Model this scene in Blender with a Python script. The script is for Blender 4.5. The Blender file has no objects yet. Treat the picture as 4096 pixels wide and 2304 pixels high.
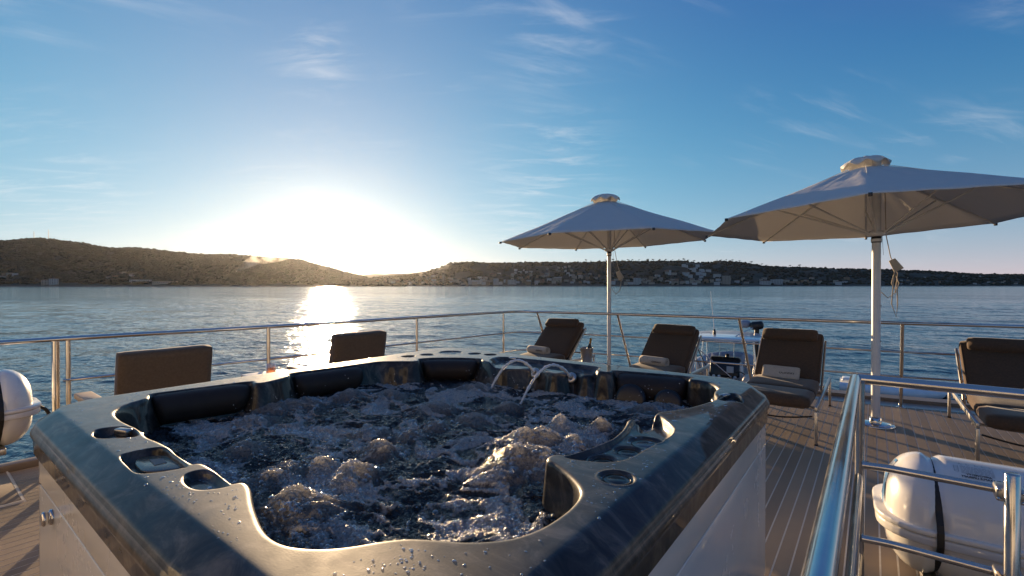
import bpy, bmesh, math, random
import numpy as np
from mathutils import Vector, Matrix
R = math.radians
SC = bpy.context.scene
COL = SC.collection

# ---------------------------------------------------------------- camera, sky, sun, exposure
FPX = 1880.0
YAW, PITCH, CAMZ = R(37.5), R(-0.366), 1.5
cam_d = bpy.data.cameras.new("camera")
cam_d.sensor_width = 36.0
cam_d.lens = 36.0 * FPX / 4096.0
cam_d.clip_start, cam_d.clip_end = 0.02, 60000.0
cam = bpy.data.objects.new("camera", cam_d)
cam.location = (0, 0, CAMZ)
cam.rotation_euler = (R(90) + PITCH, 0, YAW)
COL.objects.link(cam)
SC.camera = cam

SUN_EL, SUN_AZ = R(5.0), R(37.5 + 21.4)            # azimuth counted from +Y towards -X
SUN_DIR = Vector((-math.sin(SUN_AZ) * math.cos(SUN_EL), math.cos(SUN_AZ) * math.cos(SUN_EL), math.sin(SUN_EL)))
world = bpy.data.worlds.new("World")
SC.world = world
world.use_nodes = True
SKY_STRENGTH = 0.063
def build_world():
    nt = world.node_tree; N = nt.nodes; L = nt.links; N.clear()
    out = N.new("ShaderNodeOutputWorld"); bg = N.new("ShaderNodeBackground")
    bg.inputs[1].default_value = SKY_STRENGTH
    sky = N.new("ShaderNodeTexSky"); sky.sky_type = 'NISHITA'; sky.sun_disc = False
    sky.sun_elevation = SUN_EL; sky.sun_rotation = -SUN_AZ
    sky.altitude = 0; sky.air_density = 1.0; sky.dust_density = 0.6; sky.ozone_density = 2.2
    geo = N.new("ShaderNodeTexCoord")
    def math_(op, a, b=None, c=None, clamp=False):
        m = N.new("ShaderNodeMath"); m.operation = op; m.use_clamp = clamp
        for i, v in enumerate((a, b, c)):
            if v is None: continue
            if isinstance(v, (int, float)): m.inputs[i].default_value = v
            else: L.new(v, m.inputs[i])
        return m.outputs[0]
    def vmath(op, a, b):
        m = N.new("ShaderNodeVectorMath"); m.operation = op
        for i, v in enumerate((a, b)):
            if isinstance(v, (tuple, Vector)): m.inputs[i].default_value = tuple(v)
            else: L.new(v, m.inputs[i])
        return m
    d = geo.outputs['Generated']
    nrm = N.new("ShaderNodeVectorMath"); nrm.operation = 'NORMALIZE'; L.new(d, nrm.inputs[0]); d = nrm.outputs[0]
    sep = N.new("ShaderNodeSeparateXYZ"); L.new(d, sep.inputs[0])
    up = math_('MAXIMUM', sep.outputs[2], 0.0)
    cosg = math_('MAXIMUM', vmath('DOT_PRODUCT', d, SUN_DIR).outputs['Value'], 0.0)
    # base: the physical sky with its low-sun reds lifted
    tint = N.new("ShaderNodeMix"); tint.data_type = 'RGBA'; tint.blend_type = 'MULTIPLY'
    tint.inputs['Factor'].default_value = 1.0
    L.new(sky.outputs[0], tint.inputs['A']); tint.inputs['B'].default_value = SKY_TINT
    col = tint.outputs['Result']
    def add(col, rgb, fac):
        m = N.new("ShaderNodeMix"); m.data_type = 'RGBA'; m.blend_type = 'ADD'; m.clamp_factor = False
        L.new(fac, m.inputs['Factor']); L.new(col, m.inputs['A']); m.inputs['B'].default_value = (*rgb, 1)
        return m.outputs['Result']
    def mixc(col, rgb, fac):
        m = N.new("ShaderNodeMix"); m.data_type = 'RGBA'; m.blend_type = 'MIX'
        L.new(fac, m.inputs['Factor']); L.new(col, m.inputs['A']); m.inputs['B'].default_value = (*rgb, 1)
        return m.outputs['Result']
    for rgb, p in HORIZON:
        e = math_('POWER', math_('SUBTRACT', 1.0, up), p)
        col = add(col, rgb, e)
    for rgb, p in HALO:
        e = math_('POWER', cosg, p)
        col = add(col, rgb, e)
    col = vmath('MAXIMUM', col, (0.42, 0.95, 1.4)).outputs[0]
    # cirrus: stretched noise on a flat layer high above, with a broad mask
    inv = math_('DIVIDE', 1.0, math_('ADD', up, 0.10))
    px = math_('MULTIPLY', sep.outputs[0], inv); py = math_('MULTIPLY', sep.outputs[1], inv)
    sstep_up = math_('MULTIPLY', math_('GREATER_THAN', sep.outputs[2], 0.0), math_('MINIMUM', math_('MULTIPLY', up, 14.0), 1.0))
    def cloud(rot, sx, sy, scale, lo, hi, mscale, mlo, mhi, off, spots):
        cmb = N.new("ShaderNodeCombineXYZ"); L.new(px, cmb.inputs[0]); L.new(py, cmb.inputs[1])
        mp = N.new("ShaderNodeMapping"); mp.inputs['Rotation'].default_value = (0, 0, rot)
        mp.inputs['Location'].default_value = off
        L.new(cmb.outputs[0], mp.inputs['Vector'])
        mp2 = N.new("ShaderNodeMapping"); mp2.inputs['Scale'].default_value = (sx, sy, 1)
        L.new(mp.outputs[0], mp2.inputs['Vector'])
        n = N.new("ShaderNodeTexNoise"); n.inputs['Scale'].default_value = scale; n.inputs['Detail'].default_value = 8
        n.inputs['Roughness'].default_value = 0.62; n.inputs['Distortion'].default_value = 0.5
        L.new(mp2.outputs[0], n.inputs['Vector'])
        r1 = N.new("ShaderNodeMapRange"); r1.interpolation_type = 'SMOOTHSTEP'
        r1.inputs[1].default_value = lo; r1.inputs[2].default_value = hi; L.new(n.outputs[0], r1.inputs[0])
        n2 = N.new("ShaderNodeTexNoise"); n2.inputs['Scale'].default_value = mscale; n2.inputs['Detail'].default_value = 2
        L.new(mp.outputs[0], n2.inputs['Vector'])
        r2 = N.new("ShaderNodeMapRange"); r2.interpolation_type = 'SMOOTHSTEP'
        r2.inputs[1].default_value = mlo; r2.inputs[2].default_value = mhi; L.new(n2.outputs[0], r2.inputs[0])
        mk = math_('MULTIPLY', r2.outputs[0], 0.55)
        for az, el, pw in spots:      # azimuth from +Y towards -X, elevation, tightness
            v = Vector((-math.sin(R(az)) * math.cos(R(el)), math.cos(R(az)) * math.cos(R(el)), math.sin(R(el))))
            mk = math_('MAXIMUM', mk, math_('POWER', math_('MAXIMUM', vmath('DOT_PRODUCT', d, v).outputs['Value'], 0.0), pw))
        return math_('MULTIPLY', math_('MULTIPLY', r1.outputs[0], mk), sstep_up)
    for args, rgb, amp in CLOUDS:
        c = cloud(*args)
        col = mixc(col, rgb, math_('MULTIPLY', c, amp, clamp=True))
    L.new(col, bg.inputs[0]); L.new(bg.outputs[0], out.inputs[0])
SKY_TINT = (0.15, 0.20, 0.22, 1)
HORIZON = [((-0.62, 0.10, 2.05), 0.001), ((0.45, 3.25, 2.5), 2.5), ((4.2, 0.75, -3.6), 9.0), ((0.75, -0.10, -2.5), 30.0)]
HALO = [((0.5, 0.95, 1.2), 2.0), ((0.45, 1.35, 0.9), 5.0), ((1.7, -0.3, -2.4), 14.0), ((-0.2, -1.0, -2.0), 60.0), ((2.4, 2.9, 3.8), 450.0), ((12, 12, 11), 1500.0)]
CLOUDS = [((R(-33), 0.8, 2.6, 2.6, 0.46, 0.80, 0.9, 0.54, 0.68, (1.1, 4.7, 0), [(33.5, 8, 110), (33, 14, 160), (60, 24, 500), (71, 3.5, 700), (82, 9, 250)]), (7.6, 7.6, 7.7), 0.48),
          ((R(-62), 0.45, 2.2, 3.2, 0.48, 0.80, 0.7, 0.54, 0.68, (7.3, 2.2, 0), [(36, 9, 150), (33, 27, 300), (82, 6, 300), (65, 35, 200)]), (7.3, 7.4, 7.7), 0.38)]
build_world()

sun_d = bpy.data.lights.new("sun", 'SUN')
sun_d.energy = 5.0
sun_d.angle = R(0.6)
sun_d.color = (1.0, 0.70, 0.40)
sun = bpy.data.objects.new("sun", sun_d)
sun.rotation_euler = (-SUN_DIR).to_track_quat('-Z', 'Y').to_euler()
sun.location = SUN_DIR * 50
COL.objects.link(sun)
vs = SC.view_settings
vs.view_transform = 'Standard'; vs.look = 'None'; vs.gamma = 1.0; vs.use_curve_mapping = False
vs.exposure = 0.98
cy = SC.cycles
cy.use_denoising = True
cy.max_bounces = 8; cy.diffuse_bounces = 3; cy.glossy_bounces = 4; cy.transmission_bounces = 6
cy.transparent_max_bounces = 16; cy.volume_bounces = 0
cy.sample_clamp_indirect = 6.0; cy.sample_clamp_direct = 0.0
cy.caustics_reflective = False; cy.caustics_refractive = False

# ---------------------------------------------------------------- helpers
RM = cam.rotation_euler.to_matrix()
def ray(px, py):
    return RM @ Vector(((px - 2048) / FPX, (1152 - py) / FPX, -1.0))
def at(px, py, z):
    "the place at height z seen in this direction"
    d = ray(px, py); t = (z - CAMZ) / d.z
    return Vector((d.x * t, d.y * t, z))
def atD(px, py, D):
    d = ray(px, py)
    return Vector((d.x * D, d.y * D, CAMZ + d.z * D))

def tag(o, label=None, cat=None, group=None, kind=None):
    if label: o["label"] = label
    if cat: o["category"] = cat
    if group: o["group"] = group
    if kind: o["kind"] = kind
    return o
def empty(name, loc=(0, 0, 0), rz=0.0, label=None, cat=None, group=None):
    o = bpy.data.objects.new(name, None)
    o.empty_display_size = 0.1
    o.location = loc; o.rotation_euler = (0, 0, rz)
    COL.objects.link(o)
    return tag(o, label, cat, group)
def link(name, me, mat=None, parent=None, loc=None):
    o = bpy.data.objects.new(name, me)
    if mat is not None and not me.materials: me.materials.append(mat)
    COL.objects.link(o)
    if parent is not None: o.parent = parent
    if loc is not None: o.location = loc
    return o
def mesh_np(name, V, F, mat, parent=None, smooth=True):
    "V (n,3) array, F (m,3) or (m,4) array"
    V = np.asarray(V, dtype=np.float32); F = np.asarray(F, dtype=np.int32)
    me = bpy.data.meshes.new(name)
    me.vertices.add(len(V)); me.vertices.foreach_set('co', V.ravel())
    k = F.shape[1]
    me.loops.add(F.size); me.loops.foreach_set('vertex_index', F.ravel())
    me.polygons.add(len(F))
    me.polygons.foreach_set('loop_start', np.arange(0, F.size, k, dtype=np.int32))
    me.polygons.foreach_set('loop_total', np.full(len(F), k, dtype=np.int32))
    if smooth: me.polygons.foreach_set('use_smooth', np.ones(len(F), dtype=bool))
    me.update(calc_edges=True)
    return link(name, me, mat, parent)
class MB:
    "collects shapes and links them as one mesh object"
    def __init__(s): s.V = []; s.F = []; s.S = []
    def add(s, V, F, smooth=True):
        b = len(s.V); s.V += [tuple(v) for v in V]; s.F += [tuple(i + b for i in f) for f in F]; s.S += [smooth] * len(F)
        return s
    def tube(s, P, r, n=12, caps=True, closed=False):
        P = [Vector(p) for p in P]; m = len(P)
        rr = r if isinstance(r, (list, tuple)) else [r] * m
        T = []
        for i in range(m):
            if closed: t = P[(i + 1) % m] - P[i - 1]
            else: t = P[min(i + 1, m - 1)] - P[max(i - 1, 0)]
            T.append(t.normalized())
        u = T[0].orthogonal().normalized(); V = []; F = []
        for i in range(m):
            u = (u - T[i] * u.dot(T[i])).normalized(); w = T[i].cross(u)
            for j in range(n):
                a = 2 * math.pi * j / n
                V.append(P[i] + (u * math.cos(a) + w * math.sin(a)) * rr[i])
        for i in range(m if closed else m - 1):
            i2 = (i + 1) % m
            for j in range(n):
                F.append((i * n + j, i * n + (j + 1) % n, i2 * n + (j + 1) % n, i2 * n + j))
        s.add(V, F)
        if caps and not closed:
            s.add([V[j] for j in range(n)], [tuple(range(n - 1, -1, -1))], False)
            s.add([V[(m - 1) * n + j] for j in range(n)], [tuple(range(n))], False)
        return s
    def box(s, c, size, bev=0.0, rot=None, seg=2):
        bm = bmesh.new(); bmesh.ops.create_cube(bm, size=1.0)
        for v in bm.verts: v.co = Vector((v.co.x * size[0], v.co.y * size[1], v.co.z * size[2]))
        if bev > 0: bmesh.ops.bevel(bm, geom=bm.edges[:], offset=bev, segments=seg, profile=0.5, affect='EDGES')
        M = rot if rot is not None else Matrix.Identity(3)
        V = [M @ v.co + Vector(c) for v in bm.verts]; F = [tuple(v.index for v in f.verts) for f in bm.faces]
        bm.free(); return s.add(V, F, bev > 0)
    def lathe(s, prof, n=24, c=(0, 0, 0), M=None, arc=None):
        V = []; F = []; k = len(prof)
        for i in range(n):
            a = 2 * math.pi * i / n
            for (r, z) in prof: V.append(Vector((r * math.cos(a), r * math.sin(a), z)))
        for i in range(n):
            for j in range(k - 1):
                F.append((i * k + j, ((i + 1) % n) * k + j, ((i + 1) % n) * k + j + 1, i * k + j + 1))
        if M is not None: V = [M @ v for v in V]
        V = [v + Vector(c) for v in V]
        return s.add(V, F)
    def prism(s, pts, z0, z1, bev=0.0, seg=2):
        bm = bmesh.new(); vs_ = [bm.verts.new((p[0], p[1], z0)) for p in pts]
        f = bm.faces.new(vs_); bmesh.ops.recalc_face_normals(bm, faces=[f])
        r = bmesh.ops.extrude_face_region(bm, geom=[f])
        for v in r['geom']:
            if isinstance(v, bmesh.types.BMVert): v.co.z = z1
        bmesh.ops.recalc_face_normals(bm, faces=bm.faces[:])
        if bev > 0:
            bmesh.ops.bevel(bm, geom=[e for e in bm.edges], offset=bev, segments=seg, profile=0.5, affect='EDGES')
        bm.verts.index_update()
        V = [v.co.copy() for v in bm.verts]; F = [tuple(v.index for v in f.verts) for f in bm.faces]
        bm.free(); return s.add(V, F, bev > 0)
    def build(s, name, mat, parent=None, loc=None, sub=0):
        me = bpy.data.meshes.new(name); me.from_pydata([tuple(v) for v in s.V], [], s.F)
        me.polygons.foreach_set('use_smooth', s.S); me.update()
        bm = bmesh.new(); bm.from_mesh(me); bmesh.ops.recalc_face_normals(bm, faces=bm.faces[:]); bm.to_mesh(me); bm.free()
        o = link(name, me, mat, parent, loc)
        if sub:
            m = o.modifiers.new("sub", 'SUBSURF'); m.levels = sub; m.render_levels = sub
        return o
def grid_faces(nr, nc, wrap=False):
    a = np.arange(nr * nc).reshape(nr, nc)
    if wrap:
        b = np.roll(a, -1, axis=1)
        return np.stack([a[:-1], b[:-1], b[1:], a[1:]], -1).reshape(-1, 4)
    return np.stack([a[:-1, :-1], a[:-1, 1:], a[1:, 1:], a[1:, :-1]], -1).reshape(-1, 4)
def copy_tree(o, parent=None):
    c = o.copy(); COL.objects.link(c)
    if parent is not None: c.parent = parent
    for ch in [x for x in COL.objects if x.parent == o]:
        copy_tree(ch, c)
    return c
RNG = np.random.RandomState(7)
_perm = np.random.RandomState(3).permutation(256)
_g = np.random.RandomState(5).uniform(0, 2 * np.pi, 256)
_gx, _gy = np.cos(_g), np.sin(_g)
def perlin(x, y, seed=0):
    x = np.asarray(x, dtype=np.float64) + seed * 17.31; y = np.asarray(y, dtype=np.float64) + seed * 9.77
    xi = np.floor(x).astype(int); yi = np.floor(y).astype(int); xf = x - xi; yf = y - yi
    u = xf * xf * xf * (xf * (xf * 6 - 15) + 10); v = yf * yf * yf * (yf * (yf * 6 - 15) + 10)
    def g(ix, iy, dx, dy):
        h = _perm[(_perm[(ix + seed * 7) & 255] + iy) & 255]
        return _gx[h] * dx + _gy[h] * dy
    a = g(xi, yi, xf, yf); b = g(xi + 1, yi, xf - 1, yf); c = g(xi, yi + 1, xf, yf - 1); d = g(xi + 1, yi + 1, xf - 1, yf - 1)
    return (a + u * (b - a) + v * (c - a) + u * v * (a - b - c + d)) * 1.5
def fbm(x, y, seed=0, octv=4, gain=0.5):
    s = 0; amp = 1.0; f = 1.0
    for i in range(octv):
        s = s + amp * perlin(x * f, y * f, seed + i); amp *= gain; f *= 2.03
    return s
def catmull(P, k=6, closed=True):
    P = [np.array(p[:2], dtype=float) for p in P]; n = len(P); out = []
    rng = range(n) if closed else range(n - 1)
    for i in rng:
        if closed: p0, p1, p2, p3 = P[i - 1], P[i], P[(i + 1) % n], P[(i + 2) % n]
        else: p0, p1, p2, p3 = P[max(i - 1, 0)], P[i], P[i + 1], P[min(i + 2, n - 1)]
        for j in range(k):
            t = j / k
            out.append(0.5 * ((2 * p1) + (p2 - p0) * t + (2 * p0 - 5 * p1 + 4 * p2 - p3) * t * t + (3 * p1 - p0 - 3 * p2 + p3) * t ** 3))
    if not closed: out.append(P[-1])
    return np.array(out)
def sd_poly(x, y, P):
    "signed distance to closed polygon, negative inside"
    best = np.full(x.shape, 1e9); inside = np.zeros(x.shape, dtype=bool); n = len(P)
    for i in range(n):
        ax, ay = P[i]; bx, by = P[(i + 1) % n]
        ex, ey = bx - ax, by - ay; wx = x - ax; wy = y - ay
        t = np.clip((wx * ex + wy * ey) / (ex * ex + ey * ey + 1e-12), 0, 1)
        dx = wx - ex * t; dy = wy - ey * t
        best = np.minimum(best, dx * dx + dy * dy)
        c1 = (ay <= y) & (by > y); c2 = (ay > y) & (by <= y)
        cr = ex * wy - ey * wx
        inside ^= (c1 & (cr > 0)) | (c2 & (cr < 0))
    return np.where(inside, -1, 1) * np.sqrt(best)
def sstep(a, b, x):
    t = np.clip((x - a) / (b - a), 0, 1); return t * t * (3 - 2 * t)
def pxpoly(L, z=1.0): return [tuple(at(px, py, z))[:2] for px, py in L]

# ---------------------------------------------------------------- materials
def mat(name, base, rough=0.5, metal=0.0, spec=None, coat=0.0, coat_r=0.03, trans=0.0, ior=None, emis=None, sheen=0.0,
        nscale=None, namt=0.15, bscale=None, bdist=0.001, bstr=0.5, rvar=0.0, streak=None, voron=False):
    m = bpy.data.materials.new(name); m.use_nodes = True
    nt = m.node_tree; N = nt.nodes; L = nt.links; p = N["Principled BSDF"]
    p.inputs['Base Color'].default_value = (*base, 1); p.inputs['Roughness'].default_value = rough
    p.inputs['Metallic'].default_value = metal
    if spec is not None: p.inputs['Specular IOR Level'].default_value = spec
    if ior: p.inputs['IOR'].default_value = ior
    p.inputs['Coat Weight'].default_value = coat; p.inputs['Coat Roughness'].default_value = coat_r
    p.inputs['Transmission Weight'].default_value = trans
    if sheen: p.inputs['Sheen Weight'].default_value = sheen; p.inputs['Sheen Roughness'].default_value = 0.4
    tc = N.new("ShaderNodeTexCoord"); src = tc.outputs['Object']
    if streak:
        mp = N.new("ShaderNodeMapping"); mp.inputs['Scale'].default_value = streak; L.new(src, mp.inputs[0]); src = mp.outputs[0]
    if nscale:
        n = N.new("ShaderNodeTexNoise"); n.inputs['Scale'].default_value = nscale; n.inputs['Detail'].default_value = 6
        n.inputs['Roughness'].default_value = 0.6; L.new(src, n.inputs['Vector'])
        mr = N.new("ShaderNodeMapRange"); mr.inputs[1].default_value = 0.25; mr.inputs[2].default_value = 0.75
        mr.inputs[3].default_value = 1 - namt; mr.inputs[4].default_value = 1 + namt; L.new(n.outputs[0], mr.inputs[0])
        mx = N.new("ShaderNodeVectorMath"); mx.operation = 'SCALE'; mx.inputs[0].default_value = base
        L.new(mr.outputs[0], mx.inputs['Scale']); L.new(mx.outputs[0], p.inputs['Base Color'])
        if rvar:
            rr = N.new("ShaderNodeMapRange"); rr.inputs[1].default_value = 0.3; rr.inputs[2].default_value = 0.7
            rr.inputs[3].default_value = rough; rr.inputs[4].default_value = rough + rvar
            L.new(n.outputs[0], rr.inputs[0]); L.new(rr.outputs[0], p.inputs['Roughness'])
    if bscale:
        if voron:
            n2 = N.new("ShaderNodeTexVoronoi"); n2.inputs['Scale'].default_value = bscale; o2 = n2.outputs['Distance']
        else:
            n2 = N.new("ShaderNodeTexNoise"); n2.inputs['Scale'].default_value = bscale; n2.inputs['Detail'].default_value = 5; o2 = n2.outputs[0]
        L.new(src, n2.inputs['Vector'])
        b = N.new("ShaderNodeBump"); b.inputs['Strength'].default_value = bstr; b.inputs['Distance'].default_value = bdist
        L.new(o2, b.inputs['Height']); L.new(b.outputs[0], p.inputs['Normal'])
    return m
M = {}
M['steel'] = mat("polished_steel", (0.62, 0.60, 0.57), 0.10, 1.0, nscale=9, namt=0.10, rvar=0.12, bscale=40, bdist=0.0006, bstr=0.25)
M['steel_dull'] = mat("brushed_steel", (0.50, 0.48, 0.45), 0.28, 1.0, nscale=12, namt=0.15, rvar=0.1)
M['white_gel'] = mat("white_gelcoat", (0.80, 0.77, 0.71), 0.22, coat=0.5, coat_r=0.06, nscale=3, namt=0.05, rvar=0.08)
M['skirt'] = mat("skirt_panel", (0.72, 0.71, 0.69), 0.24, coat=0.35, coat_r=0.05, nscale=2.2, namt=0.03, rvar=0.06, bscale=2.4, bdist=0.006, bstr=0.2)
M['fabric'] = mat("brown_outdoor_fabric", (0.080, 0.048, 0.027), 0.92, sheen=0.25, nscale=60, namt=0.25, bscale=900, bdist=0.0008, bstr=0.5)
M['towel'] = mat("beige_towel", (0.50, 0.43, 0.34), 0.95, sheen=0.3, nscale=90, namt=0.15, bscale=420, bdist=0.002, bstr=0.8)
M['black'] = mat("black_plastic", (0.012, 0.012, 0.013), 0.35, nscale=20, namt=0.3)
M['rubber'] = mat("black_rubber", (0.015, 0.014, 0.013), 0.6, nscale=20, namt=0.3)
M['canvas'] = mat("white_canvas", (0.70, 0.69, 0.66), 0.75, nscale=6, namt=0.08, bscale=5, bdist=0.02, bstr=0.4)
M['white_paint'] = mat("white_paint", (0.72, 0.71, 0.68), 0.38, nscale=10, namt=0.08, rvar=0.1)
M['teak'] = mat("synthetic_teak", (0.30, 0.22, 0.14), 0.55, nscale=2.5, namt=0.14, rvar=0.12, bscale=300, bdist=0.0005, bstr=0.3)
M['caulk'] = mat("pale_caulk", (0.66, 0.60, 0.50), 0.6, nscale=30, namt=0.1)
M['deck_paint'] = mat("painted_margin", (0.40, 0.39, 0.37), 0.3, nscale=5, namt=0.1)
M['coaming'] = mat("taupe_coaming", (0.22, 0.17, 0.13), 0.5, nscale=5, namt=0.12)
M['pillow'] = mat("tub_pillow", (0.030, 0.022, 0.017), 0.55, spec=0.3, nscale=15, namt=0.2, bscale=300, bdist=0.0004, bstr=0.3)
M['plate'] = mat("grey_plate", (0.20, 0.18, 0.15), 0.25, 0.7, nscale=40, namt=0.2)
M['black_disc'] = mat("grey_disc", (0.10, 0.10, 0.11), 0.25, 0.3, nscale=60, namt=0.2)
M['ink'] = mat("black_ink", (0.015, 0.015, 0.02), 0.5)
M['grey_ink'] = mat("grey_ink", (0.10, 0.10, 0.11), 0.5)
M['blue_print'] = mat("blue_print", (0.02, 0.22, 0.50), 0.35)
def acrylic():
    m = bpy.data.materials.new("marbled_acrylic"); m.use_nodes = True
    nt = m.node_tree; N = nt.nodes; L = nt.links; p = N["Principled BSDF"]
    tc = N.new("ShaderNodeTexCoord")
    mp = N.new("ShaderNodeMapping"); mp.inputs['Rotation'].default_value = (0, 0, R(35)); mp.inputs['Scale'].default_value = (1.0, 1.7, 1.0)
    L.new(tc.outputs['Object'], mp.inputs[0])
    n = N.new("ShaderNodeTexNoise"); n.inputs['Scale'].default_value = 8.0; n.inputs['Detail'].default_value = 10
    n.inputs['Roughness'].default_value = 0.68; n.inputs['Distortion'].default_value = 0.7
    L.new(mp.outputs[0], n.inputs['Vector'])
    cr = N.new("ShaderNodeValToRGB"); e = cr.color_ramp.elements
    e[0].position = 0.36; e[0].color = (0.008, 0.008, 0.009, 1); e[1].position = 0.72; e[1].color = (0.17, 0.145, 0.115, 1)
    k = cr.color_ramp.elements.new(0.5); k.color = (0.036, 0.033, 0.029, 1)
    L.new(n.outputs[0], cr.inputs[0]); L.new(cr.outputs[0], p.inputs['Base Color'])
    p.inputs['Metallic'].default_value = 0.22; p.inputs['Specular IOR Level'].default_value = 0.2
    n2 = N.new("ShaderNodeTexNoise"); n2.inputs['Scale'].default_value = 14; n2.inputs['Detail'].default_value = 5
    L.new(tc.outputs['Object'], n2.inputs['Vector'])
    r = N.new("ShaderNodeMapRange"); r.inputs[1].default_value = 0.3; r.inputs[2].default_value = 0.7
    r.inputs[3].default_value = 0.42; r.inputs[4].default_value = 0.58; L.new(n2.outputs[0], r.inputs[0]); L.new(r.outputs[0], p.inputs['Roughness'])
    p.inputs['Coat Weight'].default_value = 0.5; p.inputs['Coat Roughness'].default_value = 0.03
    nb = N.new("ShaderNodeTexNoise"); nb.inputs['Scale'].default_value = 260; nb.inputs['Detail'].default_value = 4
    L.new(tc.outputs['Object'], nb.inputs['Vector'])
    b = N.new("ShaderNodeBump"); b.inputs['Strength'].default_value = 0.22; b.inputs['Distance'].default_value = 0.0006
    L.new(nb.outputs[0], b.inputs['Height']); L.new(b.outputs[0], p.inputs['Normal'])
    return m
M['acrylic'] = acrylic()
def vary(m, amt):
    "each copy of a piece gets its own slight tone"
    nt = m.node_tree; p = nt.nodes["Principled BSDF"]; l = [x for x in nt.links if x.to_socket == p.inputs['Base Color']][0]; src = l.from_socket
    oi = nt.nodes.new("ShaderNodeObjectInfo"); mr = nt.nodes.new("ShaderNodeMapRange"); mr.inputs[3].default_value = 1 - amt; mr.inputs[4].default_value = 1 + amt
    nt.links.new(oi.outputs['Random'], mr.inputs[0]); mx = nt.nodes.new("ShaderNodeVectorMath"); mx.operation = 'SCALE'
    nt.links.new(src, mx.inputs[0]); nt.links.new(mr.outputs[0], mx.inputs['Scale']); nt.links.new(mx.outputs[0], p.inputs['Base Color'])
vary(M['teak'], 0.20)

# ================================================================ hot tub
ZR = 1.0
LX0, LX1, LY0, LY1 = -2.80, -0.395, 0.31, 2.78
CR = {(-1, -1): 0.25, (-1, 1): 0.20, (1, 1): 0.28, (1, -1): 0.25}
def sd_lip(x, y, grow=0.0):
    cx, cy = (LX0 + LX1) / 2, (LY0 + LY1) / 2; hx, hy = (LX1 - LX0) / 2, (LY1 - LY0) / 2
    px = x - cx; py = y - cy
    r = np.where(px > 0, np.where(py > 0, CR[(1, 1)], CR[(1, -1)]), np.where(py > 0, CR[(-1, 1)], CR[(-1, -1)]))
    qx = np.abs(px) - hx + r; qy = np.abs(py) - hy + r
    return np.minimum(np.maximum(qx, qy), 0) + np.hypot(np.maximum(qx, 0), np.maximum(qy, 0)) - r - grow
INNER_PX = [(535,1718),(569,1750),(616,1770),(663,1795),(689,1821),(753,1859),(792,1859),(834,1881),(894,1928),(920,1941),(962,1936),
 (980,1958),(988,2009),(1000,2056),(1026,2116),(1064,2159),(1128,2189),(1214,2202),(1308,2203),(1407,2193),(1535,2172),(1642,2163),
 (1770,2170),(1856,2176),(1941,2174),(2027,2165),(2100,2148),(2188,2112),(2257,2069),(2308,2026),(2338,1983),(2334,1949),(2308,1915),
 (2274,1885),(2231,1855),(2203,1836),(2222,1822),(2274,1823),(2342,1804),(2406,1780),(2462,1755),(2501,1722),(2518,1697),(2526,1680),
 (2545,1682),(2570,1690),(2610,1682),(2633,1661),(2650,1649),(2727,1640),(2792,1625),(2850,1607),(2878,1594),(2870,1576),(2872,1562),
 (2884,1550),(2850,1532),(2800,1521),(2766,1517),(2758,1506),(2600,1492),(2462,1482),(2440,1488),(2400,1484),(2384,1474),(2350,1482),
 (2300,1472),(2262,1474),(2215,1474),(2156,1459),(2110,1458),(2060,1458),(2000,1456),(1938,1442),(1920,1434),(1800,1430),(1680,1434),
 (1664,1444),(1600,1445),(1520,1446),(1460,1453),(1300,1474),(1167,1492),(1145,1506),(1080,1524),(1030,1532),(1001,1525),(850,1543),
 (700,1562),(600,1576),(580,1592),(545,1604),(510,1614),(470,1630),(446,1645),(442,1660),(462,1680),(495,1698)]
INNER = catmull(pxpoly(INNER_PX), 4)
SHELVES = [   # (outline, depth, fillet)
 ([(2262,1829),(2300,1818),(2342,1804),(2406,1780),(2462,1755),(2501,1722),(2518,1697),(2545,1672),(2600,1670),(2633,1662),(2662,1680),(2690,1705),(2697,1716),(2684,1740),(2633,1770),(2577,1800),(2513,1834),(2428,1849),(2342,1843),(2290,1836)], 0.016, 0.010),
 ([(2560,1676),(2600,1662),(2633,1660),(2662,1678),(2685,1704),(2680,1725),(2640,1735),(2600,1720),(2560,1710)], 0.022, 0.020),
 ([(483,1829),(513,1812),(633,1791),(685,1812),(742,1862),(720,1874),(620,1890),(552,1890),(513,1864)], 0.028, 0.012),
 ([(372,1735),(394,1718),(471,1708),(505,1710),(545,1722),(549,1742),(505,1751),(406,1753),(381,1746)], 0.030, 0.014),
 ([(732,1924),(745,1898),(792,1883),(834,1885),(880,1905),(915,1938),(890,1950),(813,1959),(762,1950)], 0.020, 0.016),
 ([(2873,1597),(2890,1583),(2911,1576),(2941,1576),(2968,1590),(2967,1601),(2920,1605)], 0.030, 0.012),
 ([(2000,1428),(2110,1436),(2250,1451),(2375,1466),(2392,1476),(2330,1500),(2156,1490),(2000,1470),(1960,1445)], 0.028, 0.030),
]
DISCS = [   # centre px, radius in plan, kind
 (2413,1823,0.040,'s'), (2513,1786,0.042,'s'), (2583,1752,0.054,'d'), (2467,1912,0.043,'s'),
 (1633,1426,0.042,'h'), (1708,1419,0.045,'s'), (1802,1410,0.082,'d'), (1899,1415,0.045,'s'), (1962,1419,0.040,'h')]
SHP = [(catmull(pxpoly(a), 4), d, f) for a, d, f in SHELVES]
DSC = [(at(px, py, ZR), r, k) for px, py, r, k in DISCS]
NOZ = [at(2156, 1486, 0.955), at(2300, 1504, 0.95)]
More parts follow.
